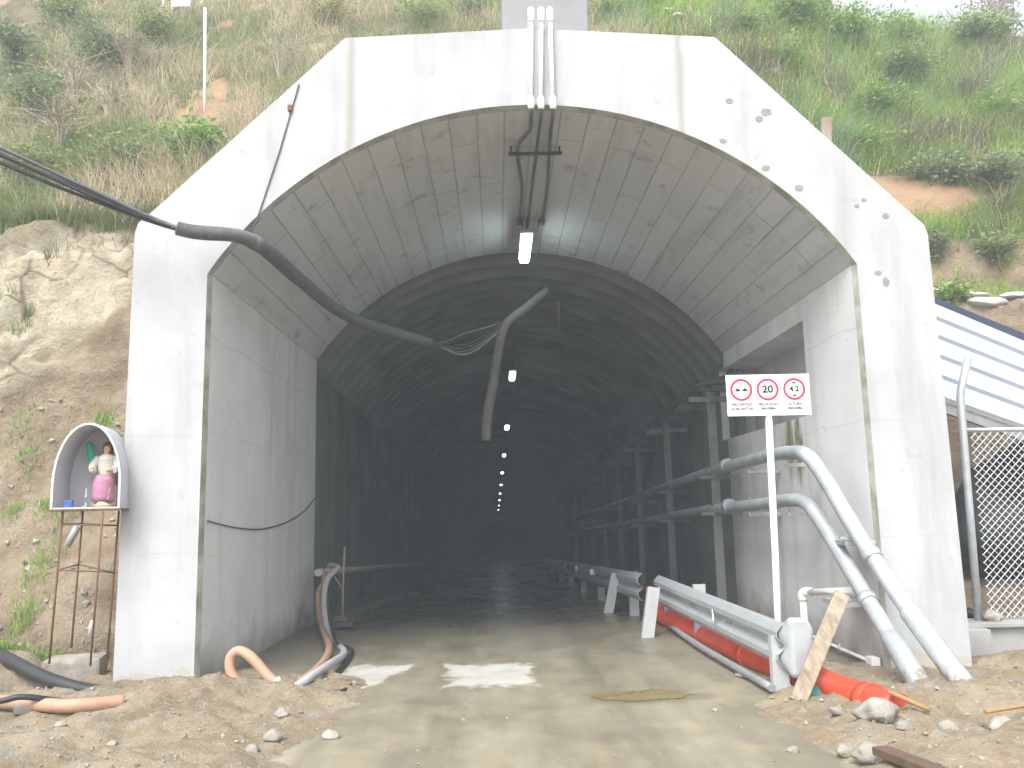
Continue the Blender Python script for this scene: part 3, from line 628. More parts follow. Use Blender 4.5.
def shrub(name, loc, w, h, nl, leaf, cols, label, cat='shrub', group=None, stems=7, seed=0, droop=.3, stemmat='twig'):
    rnd = np.random.default_rng(100 + seed); root = thing(name, loc, label, cat, group); loc = Vector(loc)
    st = MB(); tips = []
    for k in range(stems):
        a = rnd.uniform(0, 6.28); r = rnd.uniform(.2, 1) * w * .5; top = loc + Vector((math.cos(a) * r, math.sin(a) * r, h * rnd.uniform(.55, 1)))
        mid = loc + Vector((math.cos(a) * r * .35, math.sin(a) * r * .35, h * .45)); pts = spline([loc - Vector((0, 0, .15)), mid, top], 4)
        st.tube(pts, list(np.linspace(.018, .005, len(pts)) * (.6 + h * .4)), 5); tips += pts[2:] + pts[6:]
        for b_ in range(3):
            p0 = pts[int(rnd.integers(3, 7))]; p1 = p0 + Vector((rnd.normal(0, .25) * w, rnd.normal(0, .25) * w, rnd.uniform(.05, .3) * h)); st.tube([p0, (p0 + p1) / 2 + Vector((0, 0, .03)), p1], [.006, .005, .003], 4); tips += [p1, (p0 + p1) / 2]
    st.build('stems', stemmat, root)
    if nl:
        T = np.array([tuple(t) for t in tips]); c = T[rnd.integers(0, len(T), nl)] + rnd.normal(0, .10, (nl, 3)) * np.array([w, w, h * 1.2])
        d = rnd.normal(0, 1, (nl, 3)); d[:, 2] = d[:, 2] * .5 - droop * .4; d /= np.linalg.norm(d, axis=1)[:, None]
        s = np.cross(d, rnd.normal(0, 1, (nl, 3))); s /= np.linalg.norm(s, axis=1)[:, None]; nn = np.cross(d, s)
        L = leaf * rnd.uniform(.6, 1.3, nl)[:, None]; W = L * .42
        V = np.stack([c, c + d * L * .45 + s * W * .5 + nn * L * .06, c + d * L, c + d * L * .45 - s * W * .5 + nn * L * .06], 1)
        t = np.clip(rnd.random(nl), 0, 1); tint = np.array(cols[0])[None] * (1 - t[:, None]) + np.array(cols[1])[None] * t[:, None]; tint *= rnd.uniform(.75, 1.25, (nl, 1))
        o = soup('foliage', V, 4, [(0, 1, 2, 3)], tint, 'leaf'); o.parent = root; o.location = -loc
    return root
q = hill_pix(192, 172); shrub('leafy_shrub', q, .85, .78, 1500, .12, ((.12, .25, .06), (.24, .40, .11)), 'bright green broad-leaved shrub beside the left shoulder of the portal', seed=1, stems=10)
LB = [(100, 70, 1.7, 1.3, 'D', 'large dark shrub in the upper left of the dry slope'), (30, 110, 1.2, .9, 'D', 'dark green shrub at the left edge below the large dark one'),
      (60, 25, 1.5, 1.0, 'G', 'grey green shrub in the top left corner of the photograph'), (15, 60, 1.1, 1.0, 'D', 'dusty shrub on the left edge near the top of the slope'),
      (150, 35, 1.4, .8, 'G', 'green shrub below the white panel on posts'), (120, 165, 1.2, .55, 'G', 'low green shrub just above the hanging cable bundle'),
      (20, 170, 1.2, .6, 'G', 'low shrub on the cliff top at the left edge'), (330, 12, 1.3, .6, 'Y', 'yellow green shrub above the left end of the portal crown'),
      (420, 14, 1.5, .6, 'L', 'green shrub above the crown left of the grey concrete block'), (470, 8, 1.0, .6, 'D', 'dark shrub touching the left side of the grey concrete block'),
      (610, 14, 1.2, .55, 'L', 'light green shrub right of the grey concrete block')]
CL = {'D': ((.15, .20, .11), (.27, .33, .18)), 'G': ((.17, .23, .09), (.30, .37, .15)), 'Y': ((.22, .25, .08), (.38, .37, .16)), 'L': ((.15, .25, .06), (.29, .41, .11)), 'P': ((.18, .13, .11), (.32, .25, .20))}
for i, (px, py, w_, h_, c_, lb) in enumerate(LB):
    q = hill_pix(px, py + 14); shrub('hillside_shrub', q, w_, h_, int(1300 * w_ * h_ + 300), .085, CL[c_], lb, group='shrubs on the left slope', seed=20 + i, stems=9)
RB = [(800, 20, 1.8, 1.0, 'L', 'bright green shrub near the top of the right slope'), (850, 40, 1.6, .9, 'L', 'leafy light green shrub right of the bright one below the sky'),
      (905, 40, 2.0, .9, 'L', 'light green shrub directly under the strip of sky'), (905, 75, 1.6, .8, 'G', 'dull green shrub in the middle of the right slope'),
      (985, 45, 1.6, 1.2, 'G', 'green shrub below the purplish bush on the right edge'), (1000, 120, 1.5, .8, 'L', 'green shrub at the right edge halfway down the slope'),
      (880, 110, 1.3, .8, 'L', 'yellowish green shrub in the lower middle of the right slope'), (780, 60, 1.3, .6, 'L', 'low green shrub left of the bare gully'),
      (735, 25, 1.3, .5, 'G', 'low shrub beside the orange bare patch above the portal'), (940, 175, 1.3, .6, 'D', 'dark shrub overhanging the bare earth scar'),
      (1005, 185, 1.4, .6, 'D', 'dark green shrub at the right edge above the scar'), (860, 150, .9, .6, 'L', 'small green shrub behind the wooden stakes'),
      (935, 250, .6, .5, 'D', 'small dark shrub hanging beside the right shoulder of the portal'), (1000, 250, .9, .5, 'G', 'trailing green shrub on the ledge face at the right edge'),
      (955, 290, .9, .35, 'L', 'low bright plants left of the white sacks')]
for i, (px, py, w_, h_, c_, lb) in enumerate(RB):
    q = hill_pix(px, py + 14); shrub('hillside_shrub', q, w_, h_, int(1400 * w_ * h_ + 300), .10 * q.y / 15, CL[c_], lb, group='shrubs on the right slope', seed=50 + i, stems=9)
q = hill_pix(1000, 26); shrub('purple_bush', q, 3.0, 2.2, 1500, .13, CL['P'], 'sparse purplish bush against the sky in the top right corner', seed=80, stems=14, stemmat='deadtwig')
for i, (px, py, w_, h_, lb) in enumerate([(75, 95, 1.6, 1.0, 'dry leafless brush fanning out across the dark shrub'), (130, 75, 1.4, 1.2, 'tangle of pale dead branches left of the bare soil patch'), (60, 140, 1.5, .8, 'low dead brush above the cliff top'), (110, 110, 1.4, .7, 'dead brown brush in the middle of the left slope'), (280, 70, 1.2, 1.0, 'dry straw coloured brush above the left diagonal of the portal')]):
    q = hill_pix(px, py + 10); shrub('dead_brush', q, w_, h_, 160, .06, ((.22, .16, .10), (.32, .25, .15)), lb, 'dead brush', 'dead brush on the left slope', seed=90 + i, stems=22, stemmat='deadtwig')
#@@PART2
# ------------------------------------------------------------------ things on the portal
def zh(px, py, Y): return U(px, py, Y=Y)
blk = MB().box((.68, 9.6, 7.2), (1.02, 1.0, 1.7), None, .02).build('concrete_block', 'block'); tag(blk, 'grey stained concrete block standing on top of the portal crown', 'concrete block')
for i, (px, qx, lb) in enumerate([(531, 531, 'left'), (541, 541, 'middle'), (550, 553, 'right')]):
    a = U(px, 16, Y=YF - .05); b_ = U(qx, 104, Y=YF - .05); c = thing('conduit', (a.x, YF, a.z), lb.capitalize() + ' of three slim conduits crossing the portal crown and vault to the first lamp', 'conduit', 'conduits over the portal crown')
    MB().tube(spline([(a.x, YF + .9, a.z + .10), (a.x, YF + .35, a.z + .10), (a.x, YF + .03, a.z + .04), (a.x, YF - .05, a.z - .10)], 5), .027, 10).build('top_bend', 'white', c)
    MB().tube([(a.x, YF - .05, a.z - .08), (b_.x, YF - .05, b_.z + .02)], .022, 10).build('face_pipe', 'white', c)
    MB().tube([(a.x, YF - .055, a.z + .09), (a.x, YF - .055, a.z + .06), (a.x, YF - .055, a.z - .05), (a.x, YF - .055, a.z - .07)], [.025, .036, .036, .025], 12).build('coupling', 'white', c)
    MB().tube([(b_.x, YF - .055, b_.z + .08), (b_.x, YF - .055, b_.z + .05), (b_.x, YF - .055, b_.z - .04), (b_.x, YF - .055, b_.z - .06)], [.025, .036, .036, .025], 12).build('coupling', 'white', c)
    cz = lambda x: ZC + math.sqrt(RAD ** 2 - (x - XC) ** 2) - .06
    x1 = b_.x + (-.12, 0, .02)[i] ; x2 = [.40, .53, .72][i]
    MB().tube(spline([(b_.x, YF - .05, b_.z - .05), (b_.x, YF + .05, b_.z - .10), (b_.x, YF + .35, cz(b_.x) - .02), (x1, YF + .9, cz(x1)), (x2, 10.2, cz(x2)), (x2, 11.5 + .25 * (i == 1), cz(x2))], 6), .020, 8).build('vault_pipe', 'darkpipe', c)
    if i != 1: MB().box((x2, 11.55, cz(x2)), (.1, .1, .07), None, .01).build('junction_box', 'darkpipe', c)
s = MB(); s.box((.52, 9.12, 5.70), (.62, .05, .025)); s.box((.24, 9.12, 5.745), (.02, .02, .09)); s.box((.80, 9.12, 5.745), (.02, .02, .09))
tag(s.build('strut_bracket', 'dark'), 'dark steel strut holding the three conduits just inside the arch', 'bracket')
# lamps down the tunnel
ORD = ['first and largest', 'second', 'third', 'fourth', 'fifth', 'sixth', 'seventh', 'eighth', 'ninth', 'farthest']
l0 = None; p1 = U(525.5, 249, Y=12.0)
for i in range(10):
    y = 12.0 + 9.3 * i; x = p1.x - .004 * (y - 12) * (1 if i else 1); z = p1.z + dz(y)
    if l0 is None:
        t = thing('tunnel_lamp', (x, y, z), '', 'lamp', 'lamps down the tunnel'); L = .62
        MB().box((x, y, z + .05), (.19, 2 * L + .08, .05), None, .015).build('housing', 'post', t)
        MB().box((x, y, z - .005), (.145, 2 * L, .06), None, .025).build('diffuser', 'glow', t)
        for s_ in (-.45, .45): MB().tube([(x, y + s_, z + .07), (x, y + s_, z + .30)], .008, 6).build('hanger', 'dark', t)
        l0 = t
    else:
        t = copy_tree(l0); t.location = (x, y, z)
        for ch in kids(t):
            if ch.name.startswith('diffuser'): ch.material_slots[0].link = 'OBJECT'; ch.material_slots[0].material = M['farglow']
    t['label'] = ORD[i].capitalize() + ' white tube lamp hanging under the tunnel roof, counted from the portal'
# ------------------------------------------------------------------ cables, sleeve and hanging hoses
key = [(-140, 96, 6.9), (0, 156, 7.3), (90, 194, 7.6), (180, 229, 7.85), (250, 240, 8.05), (300, 280, 9.3), (350, 317, 10.8), (430, 343, 12.0)]
kp = [U(a, b_, Y=c) for a, b_, c in key]
cs = [('cablegrey', -.03, .055, 'uppermost grey cable of the bundle hung across the left shoulder'), ('blackcable', .035, .0, 'black cable twisted through the middle of the hanging bundle'), ('blackcable', -.01, -.05, 'lowest black cable of the hanging bundle'),
      ('cablegrey', .045, .03, 'thin grey cable on the camera side of the hanging bundle'), ('cabletan', .0, .015, 'dusty tan cable sagging between the two hoses under the vault')]
for i, (mt, ox, oz, lb) in enumerate(cs):
    pts = []
    for q, p in enumerate(kp[:4]):
        ph = q * 1.4 + i * 1.25; sc_ = (1.1, .85, .6, .22)[q]; pts.append(p + Vector((.02 * math.sin(ph), .05 * math.cos(ph), oz * 1.1 + .022 * math.sin(ph))) * sc_)
    for q, p in enumerate(kp[4:]): pts.append(p + Vector((ox * .2, oz * .2, 0)))
    e1 = U(500, 327, Y=12.62); md = (kp[-1] + e1) / 2 + Vector((0, 0, -.10 - .05 * i + .12 * (i == 0)))
    pts += [md, e1 + Vector((.01, 0, .06 - .03 * i))]
    o = MB().tube(spline(pts, 10), .017 if i != 3 else .012, 6).build('cable', mt); tag(o, lb, 'cable', 'cables entering the tunnel')
kps = spline(kp, 48); kpf = spline(kp, 150); pp = kpf[444:612]; rs = [.068 + .0045 * (1 if (i // 2) % 2 else -1) for i in range(len(pp))]
tag(MB().tube(pp, rs, 12).build('corrugated_sleeve', 'hose'), 'dark corrugated sleeve round the cables at the left edge of the arch', 'cable sleeve')
pp = kps[193::6] + [kps[-1]]; tag(MB().tube(pp, [.080 - .010 * i / len(pp) + .004 * nz(i * .7, 3) for i in range(len(pp))], 14).build('hanging_hose', 'hose'), 'long grey dusty hose sagging from the left arch edge towards the lamp', 'hose')
pp = spline([U(547, 291, Y=13.15), U(525, 309, Y=12.9), U(506, 325, Y=12.65), U(499, 348, Y=12.6), U(493, 385, Y=12.55), U(487, 420, Y=12.5), U(486, 441, Y=12.5)], 12)
tag(MB().tube(pp, .074, 14).build('hanging_hose', 'hose2'), 'bent brownish hose hanging free from the tunnel roof beside the second lamp', 'hose')
a = U(299, 84, Y=YF - .012); b_ = U(256, 222, Y=YF - .012); w = thing('tie_wire', b_, 'thin dark wire stretched down the left diagonal of the portal face to the sleeve', 'wire')
MB().tube([a, (a + b_) / 2 + Vector((.01, 0, -.02)), b_, b_ + Vector((-.02, -.1, -.13))], .007, 6).build('strand', 'dark', w)
hk = U(290, 108, Y=YF - .02); MB().box(hk, (.05, .03, .07), None, .01).build('hook', 'rust', w)
# drooping wire on the left inner wall
pts = [U(112, 515, Y=YF - .012), U(160, 519, Y=YF - .012), U(200, 520, Y=YF - .012)]
pts = []; pts2 = [Vector((XC - HW + .015, y, z)) for y, z in ((8.3, 1.585), (9.2, 1.50), (10.2, 1.46), (11.4, 1.52), (12.4, 1.66), (13.1, 1.85))]
tag(MB().tube(spline(pts2, 8), .008, 6).build('drooping_wire', 'dark'), 'thin dark wire drooping along the left inner wall of the portal', 'wire')
a = U(558, 300, Y=13.4); tag(MB().tube([a, a + Vector((0, .02, -.35)), a + Vector((.01, .02, -.62))], .012, 6).build('hanging_rod', 'rust'), 'short rusty rod hanging from the tunnel roof right of the bent hose', 'rod')
# ------------------------------------------------------------------ left: inner pipe on stand, hoses
xw = -2.62
pp = [Vector((xw, y, .80 + dz(y) - .01 * (y - 12))) for y in (12.4, 13.5, 16, 20, 26, 34)]
tag(MB().tube(pp, .055, 10).build('wall_pipe', 'pale_hose'), 'dusty pipe lying along the left tunnel wall into the dark', 'pipe')
s = thing('pipe_stand', (-2.15, 12.3, -.02), 'thin forked stick propping the dusty pipe at the left tunnel wall', 'stand')
b0 = Vector((-2.22, 12.2, 0))
MB().tube([b0, b0 + Vector((.0, .0, .5)), b0 + Vector((.02, 0, 1.15))], .016, 6).build('pole', 'wood', s); MB().tube([b0 + Vector((0, 0, .55)), b0 + Vector((-.12, .04, .72)), b0 + Vector((-.24, .05, .88))], .014, 6).build('fork', 'wood', s); MB().rock(b0 + Vector((0, 0, .05)), (.16, .14, .07), 3, 2).build('base_stone', 'dark', s)
pp = spline([(xw + .02, 12.6, .80), U(324, 582, Y=12.4), U(318, 596, Y=12.2), U(321, 625, Y=11.9), U(329, 648, Z=.08), U(318, 668, Z=.05), U(291, 688, Z=.05)], 10)
tag(MB().tube(pp, .042, 12).build('salmon_hose', 'salmon'), 'salmon hose dropping from the wall pipe to the floor at the left wall end', 'hose')
pp = spline([(xw + .12, 12.7, .86), U(338, 568, Y=12.4), U(327, 580, Y=12.1), U(324, 605, Y=11.9), U(329, 635, Y=11.5), U(344, 652, Z=.05), U(330, 664, Z=.12), U(312, 676, Z=.12), U(292, 690, Z=.06)], 10)
tag(MB().tube(pp, .041, 12).build('grey_hose', 'greyhose'), 'grey hose lying over the salmon hose at the left wall foot', 'hose')
pp = spline([(xw + .2, 12.6, .78), U(330, 600, Y=11.7), U(335, 640, Y=10.6), U(352, 650, Z=.04), U(338, 672, Z=.03), U(318, 684, Z=.03), U(330, 679, Z=.03), U(345, 682, Z=.03), U(350, 687, Z=.03), U(338, 692, Z=.03), U(318, 690, Z=.02)], 10)
tag(MB().tube(pp, .022, 8).build('black_hose', 'black'), 'thin black hose curling on the floor beside the pale patch', 'hose')
yl = 8.05
pp = spline([U(262, 700, Y=yl - .05), U(243, 688, Y=yl), U(231, 672, Y=yl + .02), U(231, 657, Y=yl + .05), U(240, 651, Y=yl + .05), U(252, 658, Y=yl), U(268, 676, Y=yl - .05), U(281, 688, Y=yl - .08), U(276, 694, Y=yl - .1), U(262, 698, Y=yl - .12)], 10)
hl = thing('looped_hose', U(240, 690, Y=yl), 'salmon hose looped upright against the foot of the left wall', 'hose'); MB().tube(pp, .048, 12).build('loop', 'salmon', hl); c_ = U(277, 684, Y=yl - .07); MB().tube([c_ + Vector((-.03, 0, .03)), c_ + Vector((.03, 0, -.035))], .057, 12).build('clamp', 'cream', hl)
pp = spline([U(-60, 625, Z=.40), U(0, 655, Z=.34), U(45, 678, Z=.22), U(85, 690, Z=.14), U(122, 694, Z=.12)], 10); tag(MB().tube(pp, .062, 12).build('thick_black_hose', 'black'), 'thick black hose slanting down to the left corner of the portal', 'hose')
pp = spline([U(-40, 700, Z=.17), U(20, 703, Z=.16), U(70, 706, Z=.15), U(124, 702, Z=.13)], 10); tag(MB().tube(pp, .055, 12).build('orange_pipe', 'salmon'), 'straight salmon orange pipe lying under the thick black hose', 'pipe')
pp = spline([U(-40, 704, Z=.22), U(0, 701, Z=.22), U(20, 697, Z=.24), U(45, 699, Z=.20), U(75, 703, Z=.12)], 10); tag(MB().tube(pp, .024, 8).build('thin_black_cable', 'black'), 'thin black cable crossing the salmon orange pipe at the left edge', 'cable')
s = MB(); s.rock((0, 0, 0), (.36, .24, .22), 5, 3, .18); rot = Matrix.Rotation(.25, 3, 'Z')
bb = MB(); bb.box(U(68, 668, Z=.20) + Vector((.02, .10, -.06)), (.52, .42, .30), rot, .035)
ob = bb.build('concrete_lump', 'stone'); tag(ob, 'broken square concrete lump beneath the shrine stand', 'concrete lump')
# ------------------------------------------------------------------ shrine
SY = 8.05
st = thing('shrine_stand', U(85, 650, Y=SY), 'tall rusty rebar stand carrying the white shrine', 'stand')
tops = [U(63, 510, Y=SY - .15), U(83, 511, Y=SY + .28), U(103, 511, Y=SY - .2), U(119, 511, Y=SY + .22)]; feet = [U(50, 655, Y=SY - .15), U(72, 640, Y=SY + .28), U(91, 657, Y=SY - .2), U(107, 660, Y=SY + .22)]
for a, b_ in zip(tops, feet): MB().tube([a, b_ + (b_ - a) * .06], .010, 6).build('leg', 'rust', st)
for fz in (.42, .10):
    q = [a.lerp(b_, fz) for a, b_ in zip(tops, feet)]; br = MB()
    for i, j in ((0, 2), (2, 3), (3, 1), (1, 0)): br.tube([q[i], q[j]], .007, 5)
    br.build('crossbar', 'rust', st)
zt = tops[0].z; cx = (tops[0].x + tops[3].x) / 2; cy = SY + .05
yaw = math.radians(10); Rz = Matrix.Rotation(yaw, 3, 'Z')
def SH(x, y, z): return Vector((cx, cy, zt)) + Rz @ Vector((x, y, z))
tr = MB(); tr.box(SH(0, 0, -.005), (.64, .52, .014), Rz, .003); tr.build('tray', 'rust', st)
shr = thing('shrine', SH(0, 0, .012), 'small white arched niche shrine on a rebar stand left of the portal', 'shrine')
ww, hh_, th, dp = .30, .24, .020, .24
def archp(r, top): return [(-r, .006), (-r, hh_)] + [(r * math.sin(a), hh_ + (top) * math.cos(a)) for a in np.linspace(-math.pi / 2, math.pi / 2, 19)[1:-1]] + [(r, hh_), (r, .006)]
po, pi_ = archp(ww, .57), archp(ww - th, .57 - th); m_ = MB(); k = len(po)
vs = [SH(x, -dp, z) for x, z in po] + [SH(x, dp, z) for x, z in po] + [SH(x, -dp, z) for x, z in pi_] + [SH(x, dp, z) for x, z in pi_]; fs = []
for i in range(k - 1): fs += [(i, i + 1, k + i + 1, k + i), (2 * k + i, 3 * k + i, 3 * k + i + 1, 2 * k + i + 1), (i, 2 * k + i, 2 * k + i + 1, i + 1), (k + i, k + i + 1, 3 * k + i + 1, 3 * k + i)]
fs += [(0, k, 3 * k, 2 * k), (k - 1, 3 * k - 1, 4 * k - 1, 2 * k - 1)]
m_.add(vs, fs).build('shell', 'shell', shr)
MB().add([SH(x, dp - .01, z) for x, z in pi_], [tuple(range(k))]).build('back_panel', 'shell', shr); MB().box(SH(0, 0, .014), (2 * ww - .05, 2 * dp - .01, .014), Rz).build('floor_panel', 'shell', shr)
# seated statuette (one continuous skinned body), clothes and hair as children
sx0, sy0, sz0 = .10, .03, .025
stt = thing('statuette', SH(sx0, sy0, sz0), 'painted saint statuette with white blouse and pink robe inside the shrine', 'statue')
def skin(name, verts, edges, rad, mat, parent, sub=2):
    me = bpy.data.meshes.new(name); bm = bmesh.new(); ly = bm.verts.layers.skin.verify(); vv = [bm.verts.new(v) for v in verts]
    for a, b_ in edges: bm.edges.new((vv[a], vv[b_]))
    for i, r in enumerate(rad): vv[i][ly].radius = (r, r)
    vv[0][ly].use_root = True; bm.to_mesh(me); bm.free()
    ob = bpy.data.objects.new(name + '_tmp', me); C.objects.link(ob); ob.modifiers.new('s', 'SKIN'); q = ob.modifiers.new('u', 'SUBSURF'); q.levels = q.render_levels = sub
    dg = bpy.context.evaluated_depsgraph_get(); me2 = bpy.data.meshes.new_from_object(ob.evaluated_get(dg)); bpy.data.objects.remove(ob); me2.name = name
    me2.materials.clear(); me2.materials.append(M[mat]); me2.polygons.foreach_set('use_smooth', [True] * len(me2.polygons)); o2 = bpy.data.objects.new(name, me2); C.objects.link(o2); o2.parent = parent; o2.location = -wloc(parent); return o2
Q = lambda x, y, z: SH(sx0 + x, sy0 + y, sz0 + z)
B = [(0, 0, .27), (0, 0, .38), (0, 0, .465), (0, 0, .505), (0, -.005, .545), (0, -.01, .595),
     (-.075, 0, .46), (-.12, -.05, .37), (-.10, -.13, .33), (.075, 0, .46), (.11, -.03, .37), (.06, -.11, .34),
     (-.045, -.02, .22), (-.05, -.11, .20), (-.045, -.12, .07), (.045, -.02, .22), (.05, -.11, .19), (.05, -.13, .05), (-.085, -.16, .345), (.03, -.135, .345)]
E_ = [(0, 1), (1, 2), (2, 3), (3, 4), (4, 5), (2, 6), (6, 7), (7, 8), (8, 18), (2, 9), (9, 10), (10, 11), (11, 19), (0, 12), (12, 13), (13, 14), (0, 15), (15, 16), (16, 17)]
rd = [.06, .058, .06, .026, .042, .032, .032, .026, .020, .032, .026, .020, .042, .036, .022, .042, .036, .022, .016, .016]
skin('body', [Q(*p) for p in B], E_, rd, 'skin', stt)
MB().lathe(Q(0, -.01, .29), [(.068, -.01), (.078, .03), (.080, .10), (.078, .15), (.088, .175), (.05, .205), (.03, .215)], 14, 1.05, .85).build('blouse', 'cream', stt)
sl = MB()
for s_ in (-1, 1): sl.tube([Q(.07 * s_, 0, .465), Q(.118 * s_, -.045, .375), Q(.09 * s_, -.11, .345)], [.045, .04, .034], 9)
sl.build('sleeves', 'cream', stt)
MB().lathe(Q(0, -.06, .05), [(.10, 0), (.105, .05), (.10, .12), (.095, .18), (.075, .25)], 14, 1.0, 1.05).build('robe', 'pink', stt)
MB().lathe(Q(0, .012, .555), [(.012, .075), (.045, .055), (.052, .02), (.05, -.02), (.046, -.06), (.03, -.085)], 12, 1, .85).build('hair', 'hair', stt)
MB().box(Q(0, .01, .10), (.22, .14, .20), Rz, .02).build('seat', 'gold', stt)
fm = MB(); fp = spline([SH(-.02, .05, .36), SH(-.05, .07, .50), SH(-.09, .09, .66)], 8)
fm.tube(fp, [.012] + [.036 + .006 * math.sin(i) for i in range(len(fp) - 3)] + [.025, .008], 8); tag(fm.build('green_feather', 'green'), 'green feather-like palm leaning inside the shrine', 'palm')
tag(MB().box(SH(-.16, -.17, .056), (.07, .05, .07), Rz, .006).build('blue_box', 'blue'), 'small blue box at the front left of the shrine floor', 'box')
MB2 = MB().lathe(SH(-.02, -.15, .021), [(.030, 0), (.03, .012), (.008, .02), (.008, .08), (.02, .09), (.02, .10), (.009, .105), (.009, .17), (.003, .18)], 10); tag(MB2.build('candlestick', 'galvdull'), 'small grey candlestick standing in the shrine', 'candlestick')
of = thing('offering_tray', SH(.13, -.16, .021), 'small gold offering tray before the statuette', 'tray'); MB().lathe(SH(.13, -.16, .021), [(.07, 0), (.085, .025), (.078, .025), (.065, .006)], 12, 1.1, .6).build('dish', 'gold', of); MB().rock(SH(.13, -.16, .045), (.06, .03, .025), 8, 2).build('flowers', 'cream', of)
a, b_ = U(67, 546, Y=8.5), U(78, 526, Y=8.5); tag(MB().tube([a, b_], .035, 12).build('pale_tube', 'greyhose'), 'short pale tube leaning on the bank behind the shrine stand', 'tube')
a, b_ = U(90, 636, Y=8.2), U(92, 620, Y=8.2); tag(MB().tube([a, a.lerp(b_, .7), b_], [.02, .02, .012], 10).build('white_bottle', 'plastic'), 'small white bottle among the grass under the shrine', 'bottle')
# ------------------------------------------------------------------ right: sign
SG = 7.72
c4 = [U(726, 375.5, Y=SG), U(809, 374, Y=SG - .0), U(811, 414, Y=SG), U(727, 416.5, Y=SG)]
sg = thing('road_sign', U(780, 690, Y=SG), 'white three-roundel traffic sign on a thin white pole at the right wall', 'road sign')
ux = (c4[1] - c4[0]); W_ = ux.length; ux.normalize(); uz = Vector((-ux.z * 0, 0, 1)); uz = (c4[0] - c4[3]).normalized(); uz = (uz - ux * uz.dot(ux)).normalized(); un = ux.cross(uz) ; H_ = (c4[0] - c4[3]).length
Rs = Matrix((ux, un * -1 * -1, uz)).transposed(); cc = sum(c4, Vector()) / 4
Rs = Matrix((ux, uz.cross(ux), uz)).transposed()
def SP(u, v, d=0): return cc + ux * u - (uz.cross(ux)) * d + uz * v
MB().box(cc, (W_, .006, H_), Rs, .001).build('panel', 'white', sg)
MB().tube([SP(0, -H_ * .45, -.03), U(775.5, 560, Y=SG + .03), U(781, 700, Y=SG + .03)], .031, 12).build('pole', 'white', sg)
MB().box(SP(0, .12, -.012), (.10, .014, .03), Rs).build('clip', 'galv', sg); MB().box(SP(0, -.12, -.012), (.10, .014, .03), Rs).build('clip', 'galv', sg)
def ringm(u, v, r0, r1, d, k=40):
    m_ = MB(); vs = []
    for j in range(k):
        a = 2 * math.pi * j / k; vs += [SP(u + r0 * math.cos(a), v + r0 * math.sin(a), d), SP(u + r1 * math.cos(a), v + r1 * math.sin(a), d)]
    return m_.add(vs, [(2 * j, 2 * j + 1, (2 * j + 3) % (2 * k), (2 * j + 2) % (2 * k)) for j in range(k)])
CU = [-.255, -.005, .248]; CV = .052
for u in CU: ringm(u, CV, .083, .106, .006).build('red_ring', 'red', sg)
def poly(uv, mat, name='symbol', d=.006): MB().add([SP(u, v, d) for u, v in uv], [tuple(range(len(uv)))]).build(name, mat, sg)
for s_, mt in ((-.034, 'ink'), (.034, 'ink')):
    u = CU[0] + s_; poly([(u - .025, CV - .014), (u + .025, CV - .014), (u + .025, CV), (u + .015, CV + .003), (u + .009, CV + .016), (u - .009, CV + .016), (u - .015, CV + .003), (u - .025, CV)], mt, 'car_symbol')
for s_ in (1, -1): poly([(CU[2] - .022, CV + s_ * .070), (CU[2] + .022, CV + s_ * .070), (CU[2], CV + s_ * .045)][::s_], 'ink', 'arrow_symbol')
def text(body, u, v, size, mat, sx=1.0, off=.0016):
    cu = bpy.data.curves.new('lettering', 'FONT'); cu.body = body; cu.size = size; cu.align_x = 'CENTER'; cu.align_y = 'CENTER'; cu.offset = off
    ob = bpy.data.objects.new('lettering_tmp', cu); C.objects.link(ob); dg = bpy.context.evaluated_depsgraph_get(); dg.update(); me = bpy.data.meshes.new_from_object(ob.evaluated_get(dg)); bpy.data.objects.remove(ob)
    for q in me.vertices: q.co = SP(u + q.co.x * sx, v + q.co.y, .007)
    me.materials.clear(); me.materials.append(M[mat]); me.name = 'lettering'; o2 = bpy.data.objects.new('lettering', me); C.objects.link(o2); o2.parent = sg; o2.location = -wloc(sg)
text('20', CU[1], CV, .094, 'ink', 1.12, .003); text('4.2', CU[2], CV, .072, 'ink', 1.05, .0025)
for u, a, b_ in zip(CU, ('PROHIBIDO', 'VELOCIDAD', 'ALTURA'), ('ADELANTAR', 'MAXIMA', 'MAXIMA')): text(a, u, -.088, .037, 'grey_ink', .98); text(b_, u, -.128, .037, 'grey_ink', .98)
# ------------------------------------------------------------------ right: pipe supports with arms in the tunnel
XS = 3.30; s0 = None
for i in range(8):
    y = [12.55, 15.95, 19.3, 22.5, 25.7, 29.0, 32.3, 35.6][i]; zb = dz(y)
    if s0 is None:
        t = thing('pipe_support', (XS, y, zb), '', 'support', 'steel pipe supports along the right wall'); 
        m_ = MB(); m_.box((XS, y, 1.66), (.13, .012, 3.36)); m_.box((XS - .059, y + .04, 1.66), (.012, .08, 3.36)); m_.box((XS + .059, y + .04, 1.66), (.012, .08, 3.36)); m_.build('post', 'support', t)
        MB().box((XS + .02, y - .02, 3.22), (.74, .06, .08)).build('arm', 'support', t)
        for z in (2.04, 1.50): MB().box((XS + .06, y - .02, z), (.60, .05, .05)).build('bracket', 'support', t)
        MB().box((XS, y, .02), (.22, .16, .03)).build('base_plate', 'support', t); s0 = t
    else: t = copy_tree(s0); t.location = (XS, y, zb)
    t['label'] = ['Nearest', 'Second', 'Third', 'Fourth', 'Fifth', 'Sixth', 'Seventh', 'Farthest'][i] + ' grey steel upright carrying the wall pipes inside the tunnel'
c0 = None
